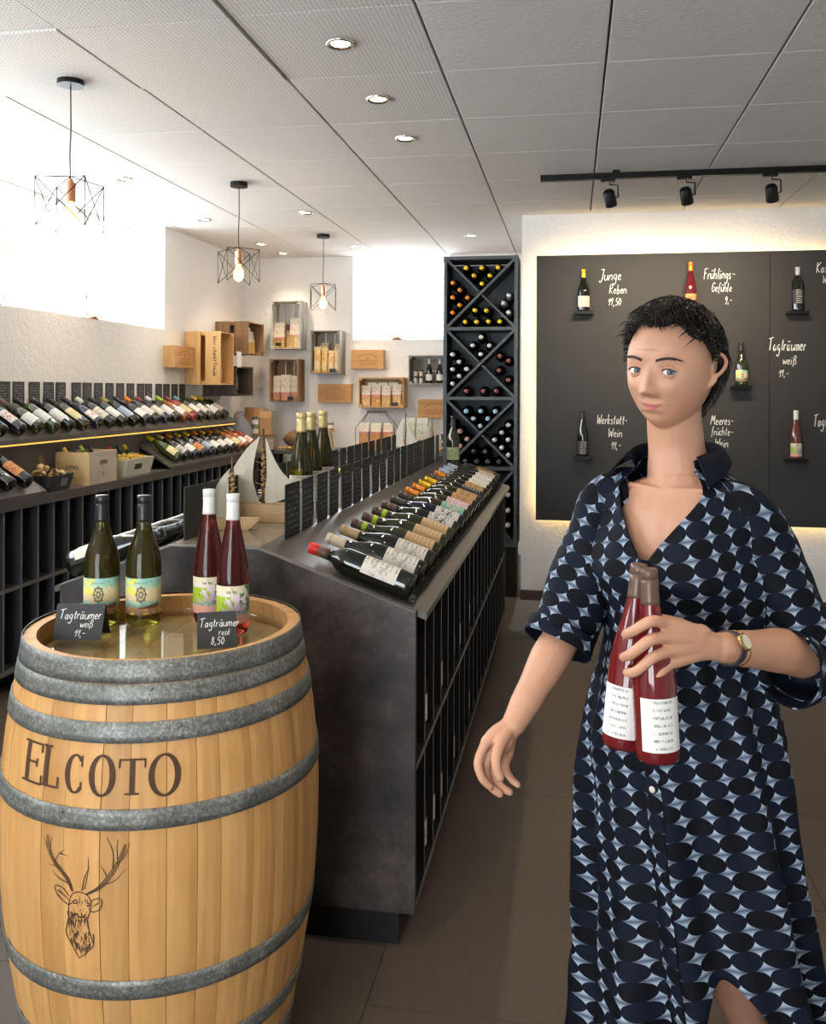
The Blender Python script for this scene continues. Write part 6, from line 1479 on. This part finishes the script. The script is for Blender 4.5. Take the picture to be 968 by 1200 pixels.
def sleeve(pts, rad, uo, name='sleeve'):
    m = MB(); P = []; Rr = []
    pts = [Vector(p) for p in pts]; Q = [pts[0]] + pts + [pts[-1]]; RR = [rad[0]] + rad + [rad[-1]]
    for i in range(1, len(Q) - 2):
        p0, p1, p2, p3 = Q[i - 1:i + 3]
        for j in range(8):
            t = j / 8; P.append(.5 * (2 * p1 + (p2 - p0) * t + (2 * p0 - 5 * p1 + 4 * p2 - p3) * t * t + (3 * p1 - p0 - 3 * p2 + p3) * t ** 3)); Rr.append(RR[i] + (RR[i + 1] - RR[i]) * t)
    P.append(pts[-1]); Rr.append(rad[-1]); n = 48; v = []; prev = None; L_ = 0; ls = []
    for i, p in enumerate(P):
        d = (P[min(i + 1, len(P) - 1)] - P[max(i - 1, 0)]).normalized(); u = Vector((0, 1, 0)) if prev is None else prev; u = (u - d * u.dot(d)).normalized(); prev = u; w = d.cross(u)
        if i: L_ += (p - P[i - 1]).length
        ls.append(L_)
        for k in range(n):
            a = 2 * PI * k / n; rr = Rr[i] * (1 + .05 * math.sin(a * 3 + L_ * 30) + .04 * mn.noise(Vector((math.cos(a) * 2, math.sin(a) * 2, L_ * 22 + uo)))); v.append(p + (u * math.cos(a) + w * math.sin(a)) * rr)
    f = []; uu = []
    for i in range(len(P) - 1):
        for k in range(n):
            f.append((i * n + k, i * n + (k + 1) % n, (i + 1) * n + (k + 1) % n, (i + 1) * n + k)); a0, a1 = 2 * PI * k / n * .06 + uo, 2 * PI * (k + 1) / n * .06 + uo; uu.append([(a0, -ls[i]), (a1, -ls[i]), (a1, -ls[i + 1]), (a0, -ls[i + 1])])
    m.add(v, f, 0, uu, True); o = wp(name, m, [M_dress, M_navy], dress); s_ = o.modifiers.new('cloth_thickness', 'SOLIDIFY'); s_.thickness = .0025; s_.offset = -1; s_.material_offset = 1; return o
sleeve([(.270, 1.745, 1.258), (.312, 1.718, 1.240), (.362, 1.700, 1.14), (.405, 1.694, 1.045), (.420, 1.688, .998), (.385, 1.645, .992)], [.056, .062, .060, .060, .058, .055], .3)
sleeve([(.392, 1.652, .994), (.366, 1.622, .999)], [.061, .064], 1.3, 'cuff')
sleeve([(.425, 1.690, 1.0), (.418, 1.684, .958)], [.040, .034], 1.9, 'cuff_fold')
sleeve([(.135, 1.825, 1.262), (.080, 1.848, 1.240), (.040, 1.820, 1.14), (.005, 1.785, 1.055), (-.018, 1.758, 1.00)], [.060, .067, .066, .064, .062], .7)
sleeve([(-.013, 1.764, 1.008), (-.026, 1.749, .982)], [.067, .068], 2.3, 'cuff')
# collar: standing band that falls open at the throat
cm_ = MB(); v = []; n = 60; f = []; uu = []
for i in range(n + 1):
    t = -1 + 2 * i / n; an = PI * 1.5 + PI + t * (PI - .78)            # from one side of the throat round the neck to the other
    k = abs(t) ** 3
    base = dpt(an, 1.335 - .012 * k, .002); top = Vector((base.x, base.y, 1.372 - .020 * k)); cxy = Vector((.202, 1.803, top.z)); top = cxy + (top - cxy) * (1.0 + .12 * k)
    lapel = top + (top - cxy).normalized() * (.012 + .040 * k) + Vector((0, 0, -.022 - .030 * k)); v += [base, base.lerp(top, .6), top, top.lerp(lapel, .4) + Vector((0, 0, .004)), lapel]
for i in range(n):
    for k in range(4): f.append((i * 5 + k, (i + 1) * 5 + k, (i + 1) * 5 + k + 1, i * 5 + k + 1)); uu.append([(i * .008, k * .016), (i * .008 + .008, k * .016), (i * .008 + .008, k * .016 + .016), (i * .008, k * .016 + .016)])
cm_.add(v, f, 0, uu, True); o = wp('collar', cm_, [M_dress, M_navy], dress); s_ = o.modifiers.new('cloth_thickness', 'SOLIDIFY'); s_.thickness = .0022; s_.material_offset = 1
pk = MB(); v = []     # button placket
ZP = [1.172 - .02 * k for k in range(46)]
for z in ZP:
    if z < .30: break
    for an in (PI * 1.5 - .075, PI * 1.5 - .02, PI * 1.5 + .075): v.append(dpt(an, z, .0035))
nn = len(v) // 3; pk.add(v, [(i * 3 + k, (i + 1) * 3 + k, (i + 1) * 3 + k + 1, i * 3 + k + 1) for i in range(nn - 1) for k in range(2)], 0, [[(k * .02, -i * .02), (k * .02, -i * .02 - .02), (k * .02 + .02, -i * .02 - .02), (k * .02 + .02, -i * .02)] for i in range(nn - 1) for k in range(2)], True)
o = wp('placket', pk, [M_dress, M_navy], dress); s_ = o.modifiers.new('t', 'SOLIDIFY'); s_.thickness = .0015
for z in (1.135, 1.045, .955, .865, .775):
    p = dpt(PI * 1.5, z, .0055); b_ = Solid(); b_.ball(p, .006, (1, .5, 1), Rb, 12); wp('button', b_, plain('pale_shell_button', (.60, .58, .52), .25), dress)
# watch and bracelet on the left wrist
wd = (wrL - elL).normalized()
def ring(c, d, r, w, t, mat, name, par=woman):
    q = d.to_track_quat('Z', 'Y').to_matrix().to_4x4(); return wp(name, MB().lathe([(r, -w / 2), (r + t, -w / 2), (r + t, w / 2), (r, w / 2), (r, -w / 2)], 28, M=Matrix.Translation(c) @ q, smooth=False), mat, par)
wc = wrL - wd * .024
wt = ring(wc, wd, .0255, .016, .0025, plain('dark_leather_strap', (.06, .045, .05), .5), 'watch_strap')
up_ = (Vector((-.35, -.85, .35)) - wd * Vector((-.35, -.85, .35)).dot(wd)).normalized()
q = Matrix((wd, wd.cross(up_) * -1, up_)).transposed().to_4x4()
wp('watch_case', MB().lathe([(.0005, -.003), (.0135, -.003), (.0145, 0), (.0145, .004), (.012, .006), (.0005, .006)], 26, M=Matrix.Translation(wc + up_ * .0275) @ q, smooth=False), plain('gold_watch_case', (.70, .50, .22), .25, 1.), wt)
wp('watch_face', MB().lathe([(.0115, .0062), (.0005, .0062)], 26, M=Matrix.Translation(wc + up_ * .0275) @ q), plain('cream_dial', (.72, .66, .50), .3), wt)
ring(wc - wd * .018, wd, .0270, .0035, .0016, plain('gold_bracelet', (.75, .52, .22), .25, 1.), 'bracelet')
for nm, pts in (('shoe', [(.415, 1.975, .035), (.385, 1.930, .032), (.335, 1.868, .022)]), ('shoe', [(.157, 1.720, .035), (.127, 1.660, .032), (.083, 1.590, .022)])):
    s_ = Solid(); s_.limb(pts, [.034, .036, .028], 16); s_.v = [(p[0], p[1], max(p[2], .001)) for p in s_.v]; wp(nm, s_, plain('navy_leather_shoe', (.02, .025, .04), .4))
# the two bottles in her hand
M_hrose = plain('deep_rose_wine_glass', (.13, .008, .010), .06, spec=.6, coat=.3)
for k, (b0, b1, tx, cp) in enumerate(((Vector((.083, 1.474, .905)), Vector((.108, 1.494, 1.184)), 'rose wine bottle with white label held by the neck, the one on the left', 'brown'), (Vector((.133, 1.424, .908)), Vector((.120, 1.436, 1.190)), 'rose wine bottle with white label held by the neck, the one on the right', 'brown'))):
    d = (b1 - b0).normalized(); bottle('flute', M_hrose, cp, 'white', tx, 'bottles in the woman\'s hand', b0, d, Vector((-.5 + .75 * k, -1, 0)), seg=32, lab_span=(.022, .112, 58), scale=.89)
